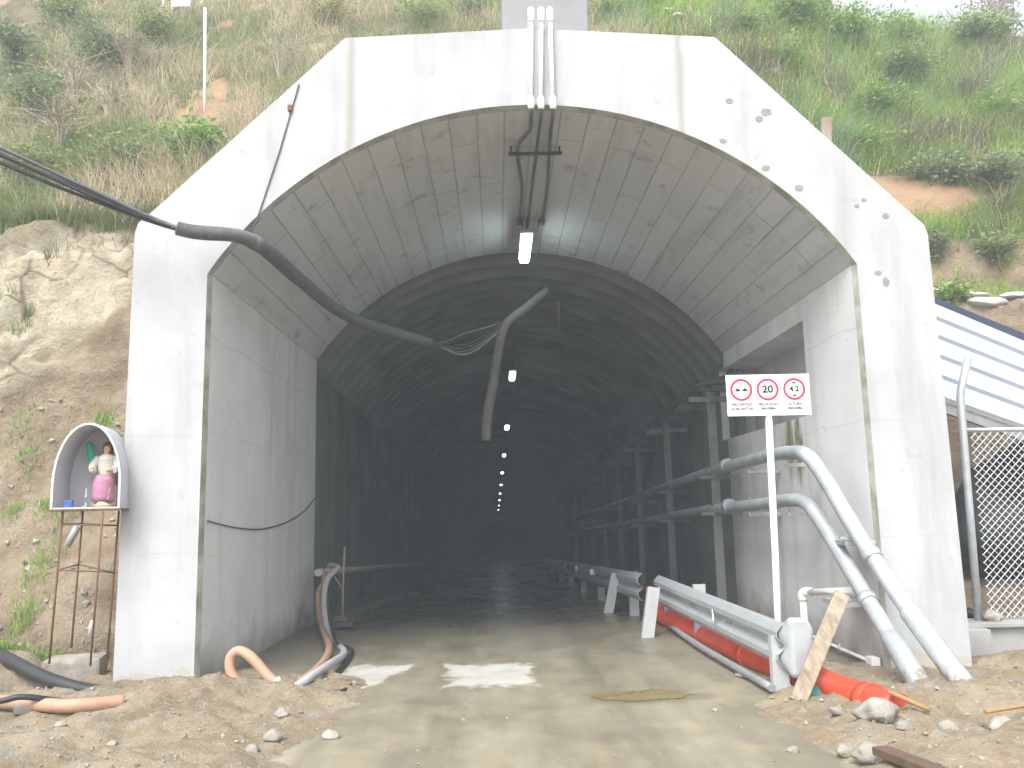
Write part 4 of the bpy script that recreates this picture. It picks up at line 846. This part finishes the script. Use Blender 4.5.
for i in range(9):
    y = 13.35 + 1.65 * i; zb = dz(y)
    if c0 is None:
        c0 = MB().box((XS + .28, y, 3.52), (.55, .07, .13), None, .01).build('cable_bracket', 'support', None, (XS + .5, y, 3.45)); t = c0
    else: t = c0.copy(); C.objects.link(t); t.location = (XS + .5, y, 3.45 + zb)
    tag(t, ['First', 'Second', 'Third', 'Fourth', 'Fifth', 'Sixth', 'Seventh', 'Eighth', 'Ninth'][i] + ' short grey cable bracket high on the right tunnel wall, counted from the portal', 'bracket', 'cable brackets on the right wall')
for i, (x, z, mt, lb) in enumerate([(3.36, 3.63, 'cablegrey', 'upper dark cable sagging along the wall brackets on the right'), (3.25, 3.61, 'cabletan', 'tan cable sagging along the wall brackets on the right'), (3.47, 3.61, 'support', 'pale grey cable nearest the wall on the right brackets')]):
    pts = [U(740, 372 + 5 * i, Y=11.2)]
    for j in range(9):
        y = 13.35 + 1.65 * j; pts += [Vector((x, y, z + dz(y))), Vector((x, y + .8, z + dz(y) - .10 - .05 * nz(i * 3.3, j * 1.7)))]
    tag(MB().tube(spline(pts, 5), .022, 6).build('wall_cable', mt), lb, 'cable', 'cables on the right wall brackets')
# the two big pipes
def bigpipe(lb, pix, pts_t, r):
    t = thing('wall_pipe', pix[-1], lb, 'pipe', 'galvanised pipes on the right wall'); path = [Vector(p) for p in pts_t] + pix
    MB().tube(path if False else spline(path[:len(pts_t)], 2)[:-1] + spline(path[len(pts_t) - 1:], 8), r, 16).build('tube', 'pipe', t); return t
def collar(t, c, d, r, L=.09):
    d = Vector(d).normalized(); c = Vector(c); MB().tube([c - d * L / 2, c + d * L / 2], r, 16).build('collar', 'pipe', t)
XU = 3.30
ptU = [(XU, y, 2.17 + dz(y) * .9) for y in (36, 30, 24, 18, 13)]; ptL = [(XU, y, 1.60 + dz(y) * .9) for y in (36, 30, 24, 18, 13)]
cU = [Vector((XU, 10.2, 2.20)), U(790, 453, X=XU), U(806, 455, Y=8.75), U(822, 474, Y=8.55), U(850, 521, Y=8.15), U(872, 556, Y=7.9), U(925, 633, Y=7.25), U(978, 704, Y=6.72)]
cL = [Vector((XU, 10.3, 1.63)), U(790, 500, X=XU), U(806, 503, Y=8.95), U(821, 522, Y=8.7), U(845, 561, Y=8.3), U(868, 600, Y=7.9), U(900, 652, Y=7.3), U(931, 703, Y=6.80)]
tu = bigpipe('upper large galvanised pipe on the right wall, bending down in front of the portal', cU, ptU, .079)
tl = bigpipe('lower large galvanised pipe on the right wall, bending down behind the wooden prop', cL, ptL, .075)
for t, c in ((tu, cU), (tl, cL)): collar(t, c[5], c[6] - c[5], .089); MB().tube([c[6].lerp(c[7], -.35), c[6].lerp(c[7], -.33), c[7], c[7] + (c[7] - c[6]) * .08], [.079, .089, .092, .092], 16).build('socket', 'pipe', t); collar(t, Vector((XU, 11.9, c[0].z - .015)), (0, 1, 0), .096, .16)
for i, (p, n_) in enumerate([((3.5, 9.35, 2.06), 'near the bend of the upper pipe'), ((3.5, 10.85, 2.05), 'behind the sign pole under the upper pipe'), ((3.5, 9.45, 1.52), 'near the bend of the lower pipe'), ((3.5, 10.9, 1.50), 'behind the sign pole under the lower pipe')]):
    t = thing('wall_bracket', p, 'short pale steel wall bracket ' + n_, 'bracket', 'wall brackets under the big pipes'); p = Vector(p)
    MB().box(p + Vector((-.02, 0, -.005)), (.42, .09, .045), None, .006).build('arm', 'galv', t); MB().tube([p + Vector((-.2, .0, 0)), p + Vector((-.2, 0, .22))], .006, 6).build('bolt', 'galv', t)
for i, (p, lb) in enumerate([(U(850, 540, Y=8.15), 'steel strut bracket on the wall corner under the upper pipe'), (U(845, 602, Y=8.3), 'steel strut bracket behind the lower pipe above the wooden prop')]):
    t = thing('strut_bracket', p, lb, 'bracket'); MB().box(p + Vector((.12 if i else .10, .25, -.03)), (.30, .5, .05), None, .004).build('arm', 'galv', t); MB().box(p + Vector((-.02, 0, .02)), (.16, .03, .02)).build('strap', 'galv', t)
# prop, elbow pipe, conduit
a, b_ = U(797, 703, Y=6.88), U(842, 594, Y=7.55); tag(MB().bar(a, b_, .13, .045, (0, -1, .4), .008).build('wooden_prop', 'wood'), 'weathered wooden plank propped against the right wall', 'plank')
e_ = thing('elbow_pipe', U(803, 650, X=3.58), 'thin rusty white pipe with an elbow beside the wooden prop', 'pipe'); ev = [Vector((3.56, 9.35, .05)), Vector((3.56, 9.35, .66)), Vector((3.56, 8.3, .72))]
yel = 9.35; xe = U(803, 600, Y=yel).x; ze = U(803, 592, Y=yel).z; zw = U(860, 590, Y=8.3).z; xw2 = U(860, 590, Y=8.3).x
MB().tube([(xe, yel, -.1), (xe, yel, ze - .05)], .038, 10).build('riser', 'whiteworn', e_); MB().tube([(xe + .04, yel - .04, ze), (xw2, 8.3, zw)], .036, 10).build('run', 'whiteworn', e_)
MB().tube(spline([(xe, yel, ze - .09), (xe, yel, ze - .02), (xe + .03, yel - .04, ze + .005), (xe + .08, yel - .10, ze + .006)], 5), .050, 12).build('elbow', 'whiteworn', e_)
k_ = thing('wall_conduit', (3.68, 9, .2), 'thin grey conduit with a small box low on the right wall', 'conduit')
A_ = Vector((3.675, 12.0, .30)); B_ = Vector((3.675, 8.42, .30)); B_.z = U(872, 662, X=3.675).z; A_.z = B_.z + .03
MB().tube([A_, B_], .018, 8).build('run', 'whiteworn', k_); MB().box((3.65, 8.38, B_.z), (.09, .14, .13), None, .008).build('junction_box', 'whiteworn', k_); MB().box((3.675, 8.36, B_.z - .35), (.05, .07, .60), None, .004).build('drop', 'whiteworn', k_); MB().tube([(3.66, 9.2, B_.z + .06), (3.66, 9.2, B_.z - .05)], .012, 6).build('clip', 'galv', k_)
# orange-red big pipe and grey pipe behind the guard rail
pz = .10
pp = [U(660, 612, Z=pz + .02), U(700, 633, Z=pz), U(740, 651, Z=pz), U(800, 676, Z=pz - .01), U(850, 695, Z=pz), U(900, 712, Z=pz)]; pp = [Vector((3.05, 20, dz(20) + .1)), Vector((2.85, 14.5, dz(14.5) + .1))] + pp
t = thing('red_pipe', pp[-2], 'thick orange-red pipe lying behind the guard rail with a buried end', 'pipe'); MB().tube(spline(pp, 5), .132, 18).build('tube', 'orange', t)
for i in (4, 5, 6): d = (pp[i + 1] - pp[i]).normalized(); c = pp[i] + d * .25; MB().tube([c - d * .05, c + d * .05], .145, 18).build('collar', 'orange', t)
pp = [U(a, b_, Z=.07) for a, b_ in ((668, 624), (695, 643), (725, 661), (772, 688))]; tag(MB().tube(spline(pp, 5), .035, 10).build('grey_pipe', 'galvdull'), 'thin grey pipe on the ground just under the guard rail', 'pipe')
a = U(815, 701, Y=7.10); vs = [a + Vector((dx * .7, dy, dz_ * .62)) for dx, dy, dz_ in ((-.05, 0, .16), (.05, .02, .17), (-.06, -.03, .06), (.05, -.01, .05), (-.04, -.02, -.06), (.045, .0, -.07), (-.05, -.08, -.14), (.04, -.07, -.15))]
o = MB().add(vs, [(0, 1, 3, 2), (2, 3, 5, 4), (4, 5, 7, 6)]).build('strap', 'teal'); so_ = o.modifiers.new('thick', 'SOLIDIFY'); so_.thickness = .012; tag(o, 'turquoise strap wrapped under the wooden prop by the red pipe', 'strap')
# ------------------------------------------------------------------ guard rails
def wbeam(path, name, parent, h=.38):
    prof = [(.0, h / 2), (.03, h / 2 - .02), (.075, h * .31), (.075, h * .19), (.012, h * .05), (.012, -h * .05), (.075, -h * .19), (.075, -h * .31), (.03, -h / 2 + .02), (0, -h / 2)]
    path = [Vector(p) for p in path]; m_ = MB(); vs = []; k = len(prof)
    for i, p in enumerate(path):
        d = (path[min(i + 1, len(path) - 1)] - path[max(i - 1, 0)]); d.z = 0; d.normalize(); s_ = Vector((-d.y, d.x, 0))
        if s_.x > 0: s_ = -s_
        for o_, z in prof: vs.append(p + s_ * o_ + Vector((0, 0, z)))
    fs = [(i * k + j, i * k + j + 1, (i + 1) * k + j + 1, (i + 1) * k + j) for i in range(len(path) - 1) for j in range(k - 1)]
    m_.add(vs, fs, False); o = m_.build(name, 'galv', parent); q = o.modifiers.new('thick', 'SOLIDIFY'); q.thickness = .005; return o
def gpost(parent, x, y, h=.66, w=.11):
    z0 = dz(y); m_ = MB(); m_.box((x + .06, y, z0 + h / 2 - .1), (.14, .012, h + .2)); m_.box((x - .005, y + .03, z0 + h / 2 - .1), (.012, .08, h + .2)); m_.box((x + .125, y + .03, z0 + h / 2 - .1), (.012, .08, h + .2)); return m_.build('post', 'post', parent)
g = thing('guard_rail', (2.4, 7.5, 0), 'near galvanised guard rail with a flared end beside the sign pole', 'guard rail', 'guard rails on the right side')
ep = U(790, 648, Y=7.32); far = U(660, 596, Y=11.6)
far.z = .50
wbeam([ep + Vector((-.005, .08, -.0)), ep.lerp(far, .3), ep.lerp(far, .6), far], 'beam', g)
# flared fishtail end, curling out towards the traffic
m_ = MB(); kk = 13; nn_ = 15; vs = []; prev = ep + Vector((-.005, .14, 0)); dirn = Vector((ep - far)); dirn.z = 0; dirn.normalize(); ang = 0
pth_ = [prev.copy()]
for i in range(nn_ - 1):
    if 2 < i < 8: ang += .28
    d_ = Matrix.Rotation(ang, 3, 'Z') @ dirn; prev = prev + d_ * (.03 if i <= 2 else .016 if i < 8 else .024); pth_.append(prev.copy())
for i, p in enumerate(pth_):
    t = i / (nn_ - 1); d_ = (pth_[min(i + 1, nn_ - 1)] - pth_[max(i - 1, 0)]).normalized(); s_ = Vector((d_.y, -d_.x, 0))
    if s_.x > 0 and i < 3: s_ = -s_
    s_ = Vector((d_.y, -d_.x, 0)) * -1 if Vector((d_.y, -d_.x, 0)).dot(Vector((-1, -.3, 0))) < 0 else Vector((d_.y, -d_.x, 0))
    hg_ = .19 + .06 * sst(0, .4, t) - .09 * sst(.8, 1, t) ** 2
    for j in range(kk):
        v = -1 + 2 * j / (kk - 1); wv = .06 * (1 - sst(0, .45, t)) * abs(math.sin(v * math.pi)) * (1 - sst(0, .3, t)); vs.append(p + s_ * wv + Vector((0, 0, v * hg_)))
m_.add(vs, [(i * kk + j, i * kk + j + 1, (i + 1) * kk + j + 1, (i + 1) * kk + j) for i in range(nn_ - 1) for j in range(kk - 1)], True)
o = m_.build('flared_end', 'galv', g); q = o.modifiers.new('thick', 'SOLIDIFY'); q.thickness = .005
gpost(g, U(775, 690, Z=0).x - .06, 7.46, .50); 
for py_, ph_ in ((10.1, .70), (far.y - .12, .62)): gpost(g, ep.lerp(far, (py_ - ep.y) / (far.y - ep.y)).x + .03, py_, ph_)
rf = MB(); c = ep.lerp(far, .40) + Vector((-.10, 0, .02)); d = (far - ep).normalized()
rf.add([c + d * .02 + Vector((0, 0, .07)), c - d * .10 + Vector((-.03, 0, .035)), c - d * .10 + Vector((-.03, 0, -.035)), c + d * .02 + Vector((0, 0, -.07))], [(0, 1, 2, 3)]); o = rf.build('reflector', 'reflector', g); q = o.modifiers.new('thick', 'SOLIDIFY'); q.thickness = .008
bl = MB()
for f_ in (.03, .33, .36, .62, .65, .97):
    c = ep.lerp(far, f_) + Vector((-.03, 0, 0)); bl.lathe(c, [(.0, -.012), (.018, -.01), (.018, .01), (.0, .012)], 8)
bl.build('bolts', 'galvdull', g)
g2 = thing('guard_rail', (2.1, 13, dz(13)), 'far galvanised guard rail fading into the dark tunnel behind two leaning posts', 'guard rail', 'guard rails on the right side')
pth = [Vector((2.03 - .006 * (y - 12.6), y, .50 + dz(y) + .0)) for y in (11.95, 15, 20, 26, 34)]; wbeam(pth, 'beam', g2)
for y in (13.3, 17.3, 20.6, 23.9, 27.2): gpost(g2, 2.06 - .006 * (y - 12.6), y, .68)
for y in (17.1, 20.4, 23.7):
    c = Vector((1.90, y, .58 + dz(y))); rr = MB().box(c, (.11, .012, .11), None, .004).build('reflector', 'reflector', g2)
for (bx, by, tx, ty, lb) in [(648, 638, 654, 588, 'broad pale post standing loose at the gap between the two guard rails'), (609, 611, 616, 574, 'leaning pale post in front of the far guard rail')]:
    a = U(bx, by, Z=0 if bx > 640 else -.06); b_ = U(tx, ty, Y=a.y + .02); t = thing('loose_post', a, lb, 'post'); MB().bar(a - (b_ - a) * .1, b_, .012, .17 if False else .012, (0, 1, 0)).build('web', 'post', t)
    d = (b_ - a).normalized(); R_ = Matrix((Vector((1, 0, 0)) - d * d.x, Vector((0, 1, 0)), d)).transposed(); L = (b_ - a).length
    mm = MB(); cc_ = a.lerp(b_, .5) - d * .04; mm.box(cc_, (.15, .012, L + .1), R_); mm.box(cc_ + Vector((-.07, .05, 0)), (.012, .09, L + .1), R_); mm.box(cc_ + Vector((.07, .05, 0)), (.012, .09, L + .1), R_); mm.build('channel', 'post', t)
# ------------------------------------------------------------------ right: plinth wall, fence, roof
wl = thing('plinth_wall', (5, 8.9, 0), 'low concrete wall under the chain-link fence at the right edge', 'wall'); ztop = .31
MB().box((6.6, 9.15, -.05), (4.0, .30, .68), None, .015).build('wall_body', 'plinth', wl); MB().box((4.84, 9.05, -.05), (.52, .48, .69), None, .015).build('pier', 'plinth', wl); MB().box((6.6, 9.13, .315), (4.02, .40, .05), None, .01).build('coping', 'plinth', wl)
FY = 9.15
fn = thing('chain_link_fence', (5.2, FY, .33), 'galvanised chain-link fence panel with a bent-topped post on the low wall', 'fence')
pa, pb, pc = U(979, 626, Y=FY), U(960, 394, Y=FY), U(968, 358, Y=FY)
MB().tube([pa - Vector((0, 0, .05)), pa.lerp(pb, .5), pb - (pb - pa).normalized() * .04, pb + (pc - pb).normalized() * .05, pc], .042, 12).build('post', 'galv', fn)
r0 = U(964, 430, Y=FY); MB().tube([r0, r0 + Vector((3.2, 0, -.02))], .024, 10).build('top_rail', 'galv', fn)
wm = MB(); s = .085; x0, x1, z0, z1 = pb.x + .07, 8.2, .36, r0.z - .01
def clipseg(p, q):
    (ax, az), (bx, bz) = p, q; t0, t1 = 0, 1; dx, dz_ = bx - ax, bz - az
    for pp_, qq in ((-dx, ax - x0), (dx, x1 - ax), (-dz_, az - z0), (dz_, z1 - az)):
        if pp_ == 0:
            if qq < 0: return None
        else:
            r = qq / pp_
            if pp_ < 0: t0 = max(t0, r)
            else: t1 = min(t1, r)
    return None if t0 >= t1 else ((ax + dx * t0, az + dz_ * t0), (ax + dx * t1, az + dz_ * t1))
hz = z1 - z0; nlines = int((x1 - x0 + hz) / s) + 2
for i in range(nlines):
    for sg_ in (1, -1):
        xa = x0 - hz + i * s if sg_ > 0 else x0 + i * s
        sgm = clipseg((xa, z0), (xa + sg_ * hz, z1))
        if sgm: wm.tube([(sgm[0][0], FY - .004 * sg_, sgm[0][1]), (sgm[1][0], FY - .004 * sg_, sgm[1][1])], .005, 4, False)
wm.build('wire_mesh', 'wire', fn)
# sloping ribbed roof
ra, rb, rc, rd_ = U(930, 301, Y=11), U(1090, 368, Y=11), U(1090, 453, Y=9.75), U(936, 399, Y=9.75)
rt = thing('metal_roof', (6.2, 10.4, 2.4), 'white ribbed sheet-metal roof with dark edge flashing behind the fence', 'roof')
rr_ = MB(); nr = 50; prof = []
for i in range(nr + 1): prof.append((i / nr, .035 if (i % 10) in (0, 1) else 0.0))
nrm = (rb - ra).cross(rd_ - ra).normalized(); 
if nrm.y > 0: nrm = -nrm
fr = [0]; vs = []
P6 = []
for g_ in range(5):
    b0_ = g_ / 5; P6 += [(b0_, 0), (b0_ + .145, 0), (b0_ + .155, .045), (b0_ + .185, .045), (b0_ + .195, 0)]
P6.append((1, 0))
for t, hgt in P6: vs += [ra.lerp(rd_, t) + nrm * hgt, rb.lerp(rc, t) + nrm * hgt]
o = rr_.add(vs, [(2 * i, 2 * i + 1, 2 * i + 3, 2 * i + 2) for i in range(len(P6) - 1)]).build('sheeting', 'sheet', rt); q = o.modifiers.new('thick', 'SOLIDIFY'); q.thickness = .006
MB().bar(ra + Vector((-.02, .03, .03)), rb + Vector((.05, .03, .03)), .10, .10).build('flashing', 'fascia', rt); MB().bar(rd_ + Vector((0, .05, -.07)), rc + Vector((0, .05, -.07)), .06, .10).build('purlin', 'galvdull', rt)
for t in (.92,): MB().box(rd_.lerp(rc, t) * 1.0 + Vector((0, .12, -1.4)), (.09, .09, 2.6)).build('column', 'darkwood', rt)
# things behind the fence
dk = U(1000, 520, Y=10.3); tag(MB().rock(dk + Vector((.9, .5, -.05)), (1.3, .5, .85), 31, 3, .5).build('shade_lump', 'black'), 'black lump added to stand for the deep shade behind the fence', 'shade filler')  # black mass added in place of the shadowed space under the roof
sp_ = U(968, 613, Y=9.5); tag(MB().tube(spline([sp_ + Vector((-.3, .2, .16)), sp_, sp_ + Vector((.25, -.1, -.10))], 6), .06, 10).build('black_pipe', 'black'), 'short black pipe end beside the fence post foot', 'pipe')
# hillside odds and ends
def at(px, py, dz_=0): q = hill_pix(px, py); q.z += dz_; return q
q = at(205, 124); top = U(205, 8, Y=q.y - .25); tag(MB().tube([q - Vector((0, 0, .2)), q.lerp(top, .5), top], .026, 8).build('white_pole', 'white'), 'thin white pole standing in the dry grass above the shrub', 'pole')
q = at(176, 20); t = thing('panel_on_posts', q, 'white panel on two white posts at the top edge of the left slope', 'panel')
for dx in (-.32, -.10): MB().tube([q + Vector((dx, 0, -.2)), q + Vector((dx, 0, .9))], .03, 8).build('post', 'white', t)
MB().box(q + Vector((.12, -.02, .55)), (.42, .03, .5), None, .01).build('panel', 'white', t)
a, b_ = at(187, 18, .15), at(203, 10, .2); tag(MB().tube([a, b_], .03, 8).build('white_stick', 'white'), 'short white stick lying by the top of the white pole', 'stick')
pts = [at(px, py, .10) for px, py in ((170, 62), (180, 50), (192, 42), (207, 33))]; tag(MB().tube(spline(pts, 6), .035, 8).build('dark_hose', 'cablegrey'), 'dark hose lying across the dry left slope below the white pole top', 'hose')
for px, py, hh2, lb in [(827, 140, .30, 'short pale wooden stake right at the right diagonal of the portal'), (861, 163, .34, 'short wooden stake in the grass further right of the portal')]:
    q = at(px, py, -.05) if px > 850 else U(px, py, Y=9.0); tag(MB().box(q + Vector((0, 0, hh2 / 2 - .03)), (.11 if px < 850 else .06, .05, hh2), Matrix.Rotation(.08, 3, 'Y'), .006).build('wooden_stake', 'wood'), lb, 'stake')
sk = [(770, 78, .22, 'white slab fragment in the gully near the right diagonal'), (778, 88, .18, 'lower white slab fragment in the gully near the right diagonal'), (668, 14, .16, 'small white rubble piece on the orange soil above the crown'), (678, 24, .14, 'lower white rubble piece on the orange soil above the crown'),
      (968, 298, .34, 'upper white sack on the ledge above the metal roof'), (985, 312, .38, 'long white sack lowest above the metal roof'), (1012, 298, .22, 'small white sack at the right edge above the metal roof'), (940, 297, .2, 'white sack beside the right edge of the portal')]
for i, (px, py, w_, lb) in enumerate(sk):
    q = at(px, py, .03); tag(MB().rock(q, (w_, .16, .065 if i != 5 else .09), 40 + i, 3, .3).build('white_sack' if i > 3 else 'white_rubble', 'plastic'), lb, 'sack' if i > 3 else 'rubble')
# ------------------------------------------------------------------ loose stones, sticks and gravel in front
RK = [(879, 727, .125, 'large pale boulder in front of the pipe ends'), (870, 757, .10, 'pale rounded stone at the bottom edge beside the dark plank'), (331, 730, .055, 'single pale stone on the road edge left of centre'),
      (27, 716, .10, 'grey stone under the salmon orange pipe at the left edge'), (273, 738, .06, 'brown stone in the left dirt heap'), (282, 722, .05, 'small white stone in the left dirt heap'), (252, 748, .05, 'grey stone low in the left dirt heap'),
      (793, 743, .035, 'small dark stone on the right road edge'), (838, 716, .05, 'small grey stone between the red pipe and the boulder'), (905, 742, .05, 'tan stone in the right dirt heap'), (950, 735, .06, 'tan stone right of the dark plank'), (1003, 735, .08, 'pale stone at the right bottom corner'),
      (845, 748, .06, 'flat stone left of the pale rounded stone'), (60, 735, .04, 'small stone on the left foreground dirt'), (113, 742, .035, 'tiny stone on the left foreground dirt'), (463, 713, .02, 'tiny white chip on the middle of the road'), (715, 704, .022, 'tiny dark chip on the right side of the road'), (992, 625, .10, 'pale stone on top of the low wall by the fence')]
for i, (px, py, r, lb) in enumerate(RK):
    p = U(px, py, Z=.06)
    p.z = max(gz(p.x, p.y), roadz(p.x, p.y) if -2 < p.x < 2.2 else -9) + r * .35
    if py == 625: p = U(px, py, Y=9.1); p.z = .38
    tag(MB().rock(p, (r * 1.15, r, r * .75), 60 + i, 3 if r > .04 else 2, .45).build('stone', 'stone'), lb, 'stone')
a, b_ = U(880, 750, Z=.14), U(945, 775, Z=.16); tag(MB().bar(a, b_, .11, .05, (0, 0, 1), .006).build('dark_plank', 'darkwood'), 'dark wet plank lying on the dirt at the bottom right', 'plank')
a, b_ = U(985, 712, Z=.20), U(1060, 700, Z=.22); tag(MB().tube([a, (a + b_) / 2, b_], .014, 8).build('thin_stick', 'stick'), 'thin tan stick touching the upper pipe end at the right edge', 'stick')
a, b_ = U(889, 692, Z=.25), U(930, 710, Z=.16); tag(MB().tube([a, b_], .018, 8).build('thin_stick', 'stick'), 'thin tan stick leaning over the buried red pipe end', 'stick')
a, b_ = U(1015, 690, Z=.20), U(1050, 682, Z=.26); tag(MB().tube([a, b_], .02, 8).build('thin_stick', 'stick'), 'short tan stick at the foot of the low wall', 'stick')
a, b_ = U(753, 677, Z=.03), U(737, 674, Z=.03); tag(MB().bar(a, b_, .07, .025, (0, 0, 1), .004).build('wood_offcut', 'wood'), 'small wood offcut on the floor below the guard rail', 'offcut')
# gravel, one heap of tiny stones nobody could count
gv = []; gf = []; gt = []; base_ = [Vector(v) for v in ((1, 0, 0), (-1, 0, 0), (0, 1, 0), (0, -1, 0), (0, 0, 1), (0, 0, -1))]; FF = [(0, 2, 4), (2, 1, 4), (1, 3, 4), (3, 0, 4), (2, 0, 5), (1, 2, 5), (3, 1, 5), (0, 3, 5)]
for i in range(2300):
    side = random.random()
    if side < .50: x, y = random.uniform(-5.5, -1.0), random.uniform(5, 8.4)
    elif side < .94: x, y = random.uniform(1.7, 5.5), random.uniform(4.6, 8.0)
    else: x, y = random.uniform(-1.5, 2), random.uniform(5, 8)
    z = gz(x, y)
    if side >= .94: z = max(z, roadz(x, y))
    elif z < .015: continue
    r = random.choice((.006, .007, .008, .010, .012, .016, .022)) * random.uniform(.7, 1.2) * (.6 if side >= .94 else 1); R_ = Matrix.Rotation(random.random() * 6, 3, Vector((random.random(), random.random(), 1)).normalized())
    vs = [Vector((x, y, z + r * .3)) + R_ @ Vector((v.x * r * random.uniform(.8, 1.4), v.y * r * random.uniform(.7, 1.2), v.z * r * random.uniform(.5, .9))) for v in base_]
    o_ = len(gv); gv += vs; gf += [tuple(o_ + q_ for q_ in f_) for f_ in FF]
for i in range(1100):                    # clods and chips on the bare bank
    j = int(np.searchsorted(hx, random.uniform(-8.5, -3.75))); k_ = random.randint(2, 62); q = Vector(HV[k_, j]); 
    if q.z > 3.2: continue
    r = random.choice((.010, .014, .018, .025, .035, .05)) * random.uniform(.7, 1.2); R_ = Matrix.Rotation(random.random() * 6, 3, Vector((random.random(), random.random(), 1)).normalized())
    vs = [q + Vector((random.random() * .1, 0, 0)) * 0 + R_ @ Vector((v.x * r * random.uniform(.8, 1.4), v.y * r * random.uniform(.7, 1.2), v.z * r * random.uniform(.6, 1))) for v in base_]
    o_ = len(gv); gv += vs; gf += [tuple(o_ + q_ for q_ in f_) for f_ in FF]
m_ = MB(); m_.v = [tuple(v) for v in gv]; m_.f = gf; m_.sm = [False] * len(gf); tag(m_.build('gravel', 'stone'), 'loose grey and tan gravel scattered over the dirt', 'gravel', kind='stuff')
# ------------------------------------------------------------------ sky, sun, haze
w = bpy.data.worlds.new('World'); sc.world = w; w.use_nodes = True; nt = w.node_tree; nt.nodes.clear()
EL, AZ = math.radians(52), math.radians(205)
sk_ = nt.nodes.new('ShaderNodeTexSky'); sk_.sky_type = 'NISHITA'; sk_.sun_disc = False; sk_.sun_elevation = EL; sk_.sun_rotation = AZ; sk_.air_density = 1.0; sk_.dust_density = 4.0; sk_.ozone_density = .6
hs = nt.nodes.new('ShaderNodeHueSaturation'); hs.inputs['Saturation'].default_value = .18; bg = nt.nodes.new('ShaderNodeBackground'); bg.inputs[1].default_value = .15; ow = nt.nodes.new('ShaderNodeOutputWorld')
nt.links.new(sk_.outputs[0], hs.inputs['Color']); nt.links.new(hs.outputs[0], bg.inputs[0]); nt.links.new(bg.outputs[0], ow.inputs[0])
sl_ = bpy.data.lights.new('sun', 'SUN'); sl_.energy = 1.3; sl_.angle = math.radians(35); sl_.color = (1, .985, .965); so2 = bpy.data.objects.new('sun', sl_); C.objects.link(so2)
sd = Vector((math.cos(EL) * math.sin(AZ), math.cos(EL) * math.cos(AZ), math.sin(EL))); so2.rotation_euler = sd.to_track_quat('Z', 'Y').to_euler()
HAZE = .0042
if HAZE:
    hm = bpy.data.materials.new('haze'); hm.use_nodes = True; t_ = hm.node_tree; t_.nodes.clear(); oo = t_.nodes.new('ShaderNodeOutputMaterial'); pv = t_.nodes.new('ShaderNodeVolumePrincipled')
    pv.inputs['Color'].default_value = (.80, .91, 1, 1); pv.inputs['Density'].default_value = HAZE; t_.links.new(pv.outputs[0], oo.inputs['Volume'])
    hb = MB().box((0, 55, 14), (124, 196, 48)).build('haze', hm); tag(hb, 'thin pale haze filling the air', 'haze', kind='stuff')
sc.view_settings.view_transform = 'Standard'; sc.view_settings.look = 'None'; sc.view_settings.gamma = 1; sc.view_settings.exposure = 1.55
sc.render.engine = 'CYCLES'; sc.cycles.max_bounces = 8; sc.cycles.diffuse_bounces = 5; sc.cycles.glossy_bounces = 3; sc.cycles.volume_bounces = 1; sc.cycles.use_denoising = True
try: sc.cycles.denoiser = 'OPENIMAGEDENOISE'
except Exception: pass
sc.cycles.sample_clamp_indirect = 6
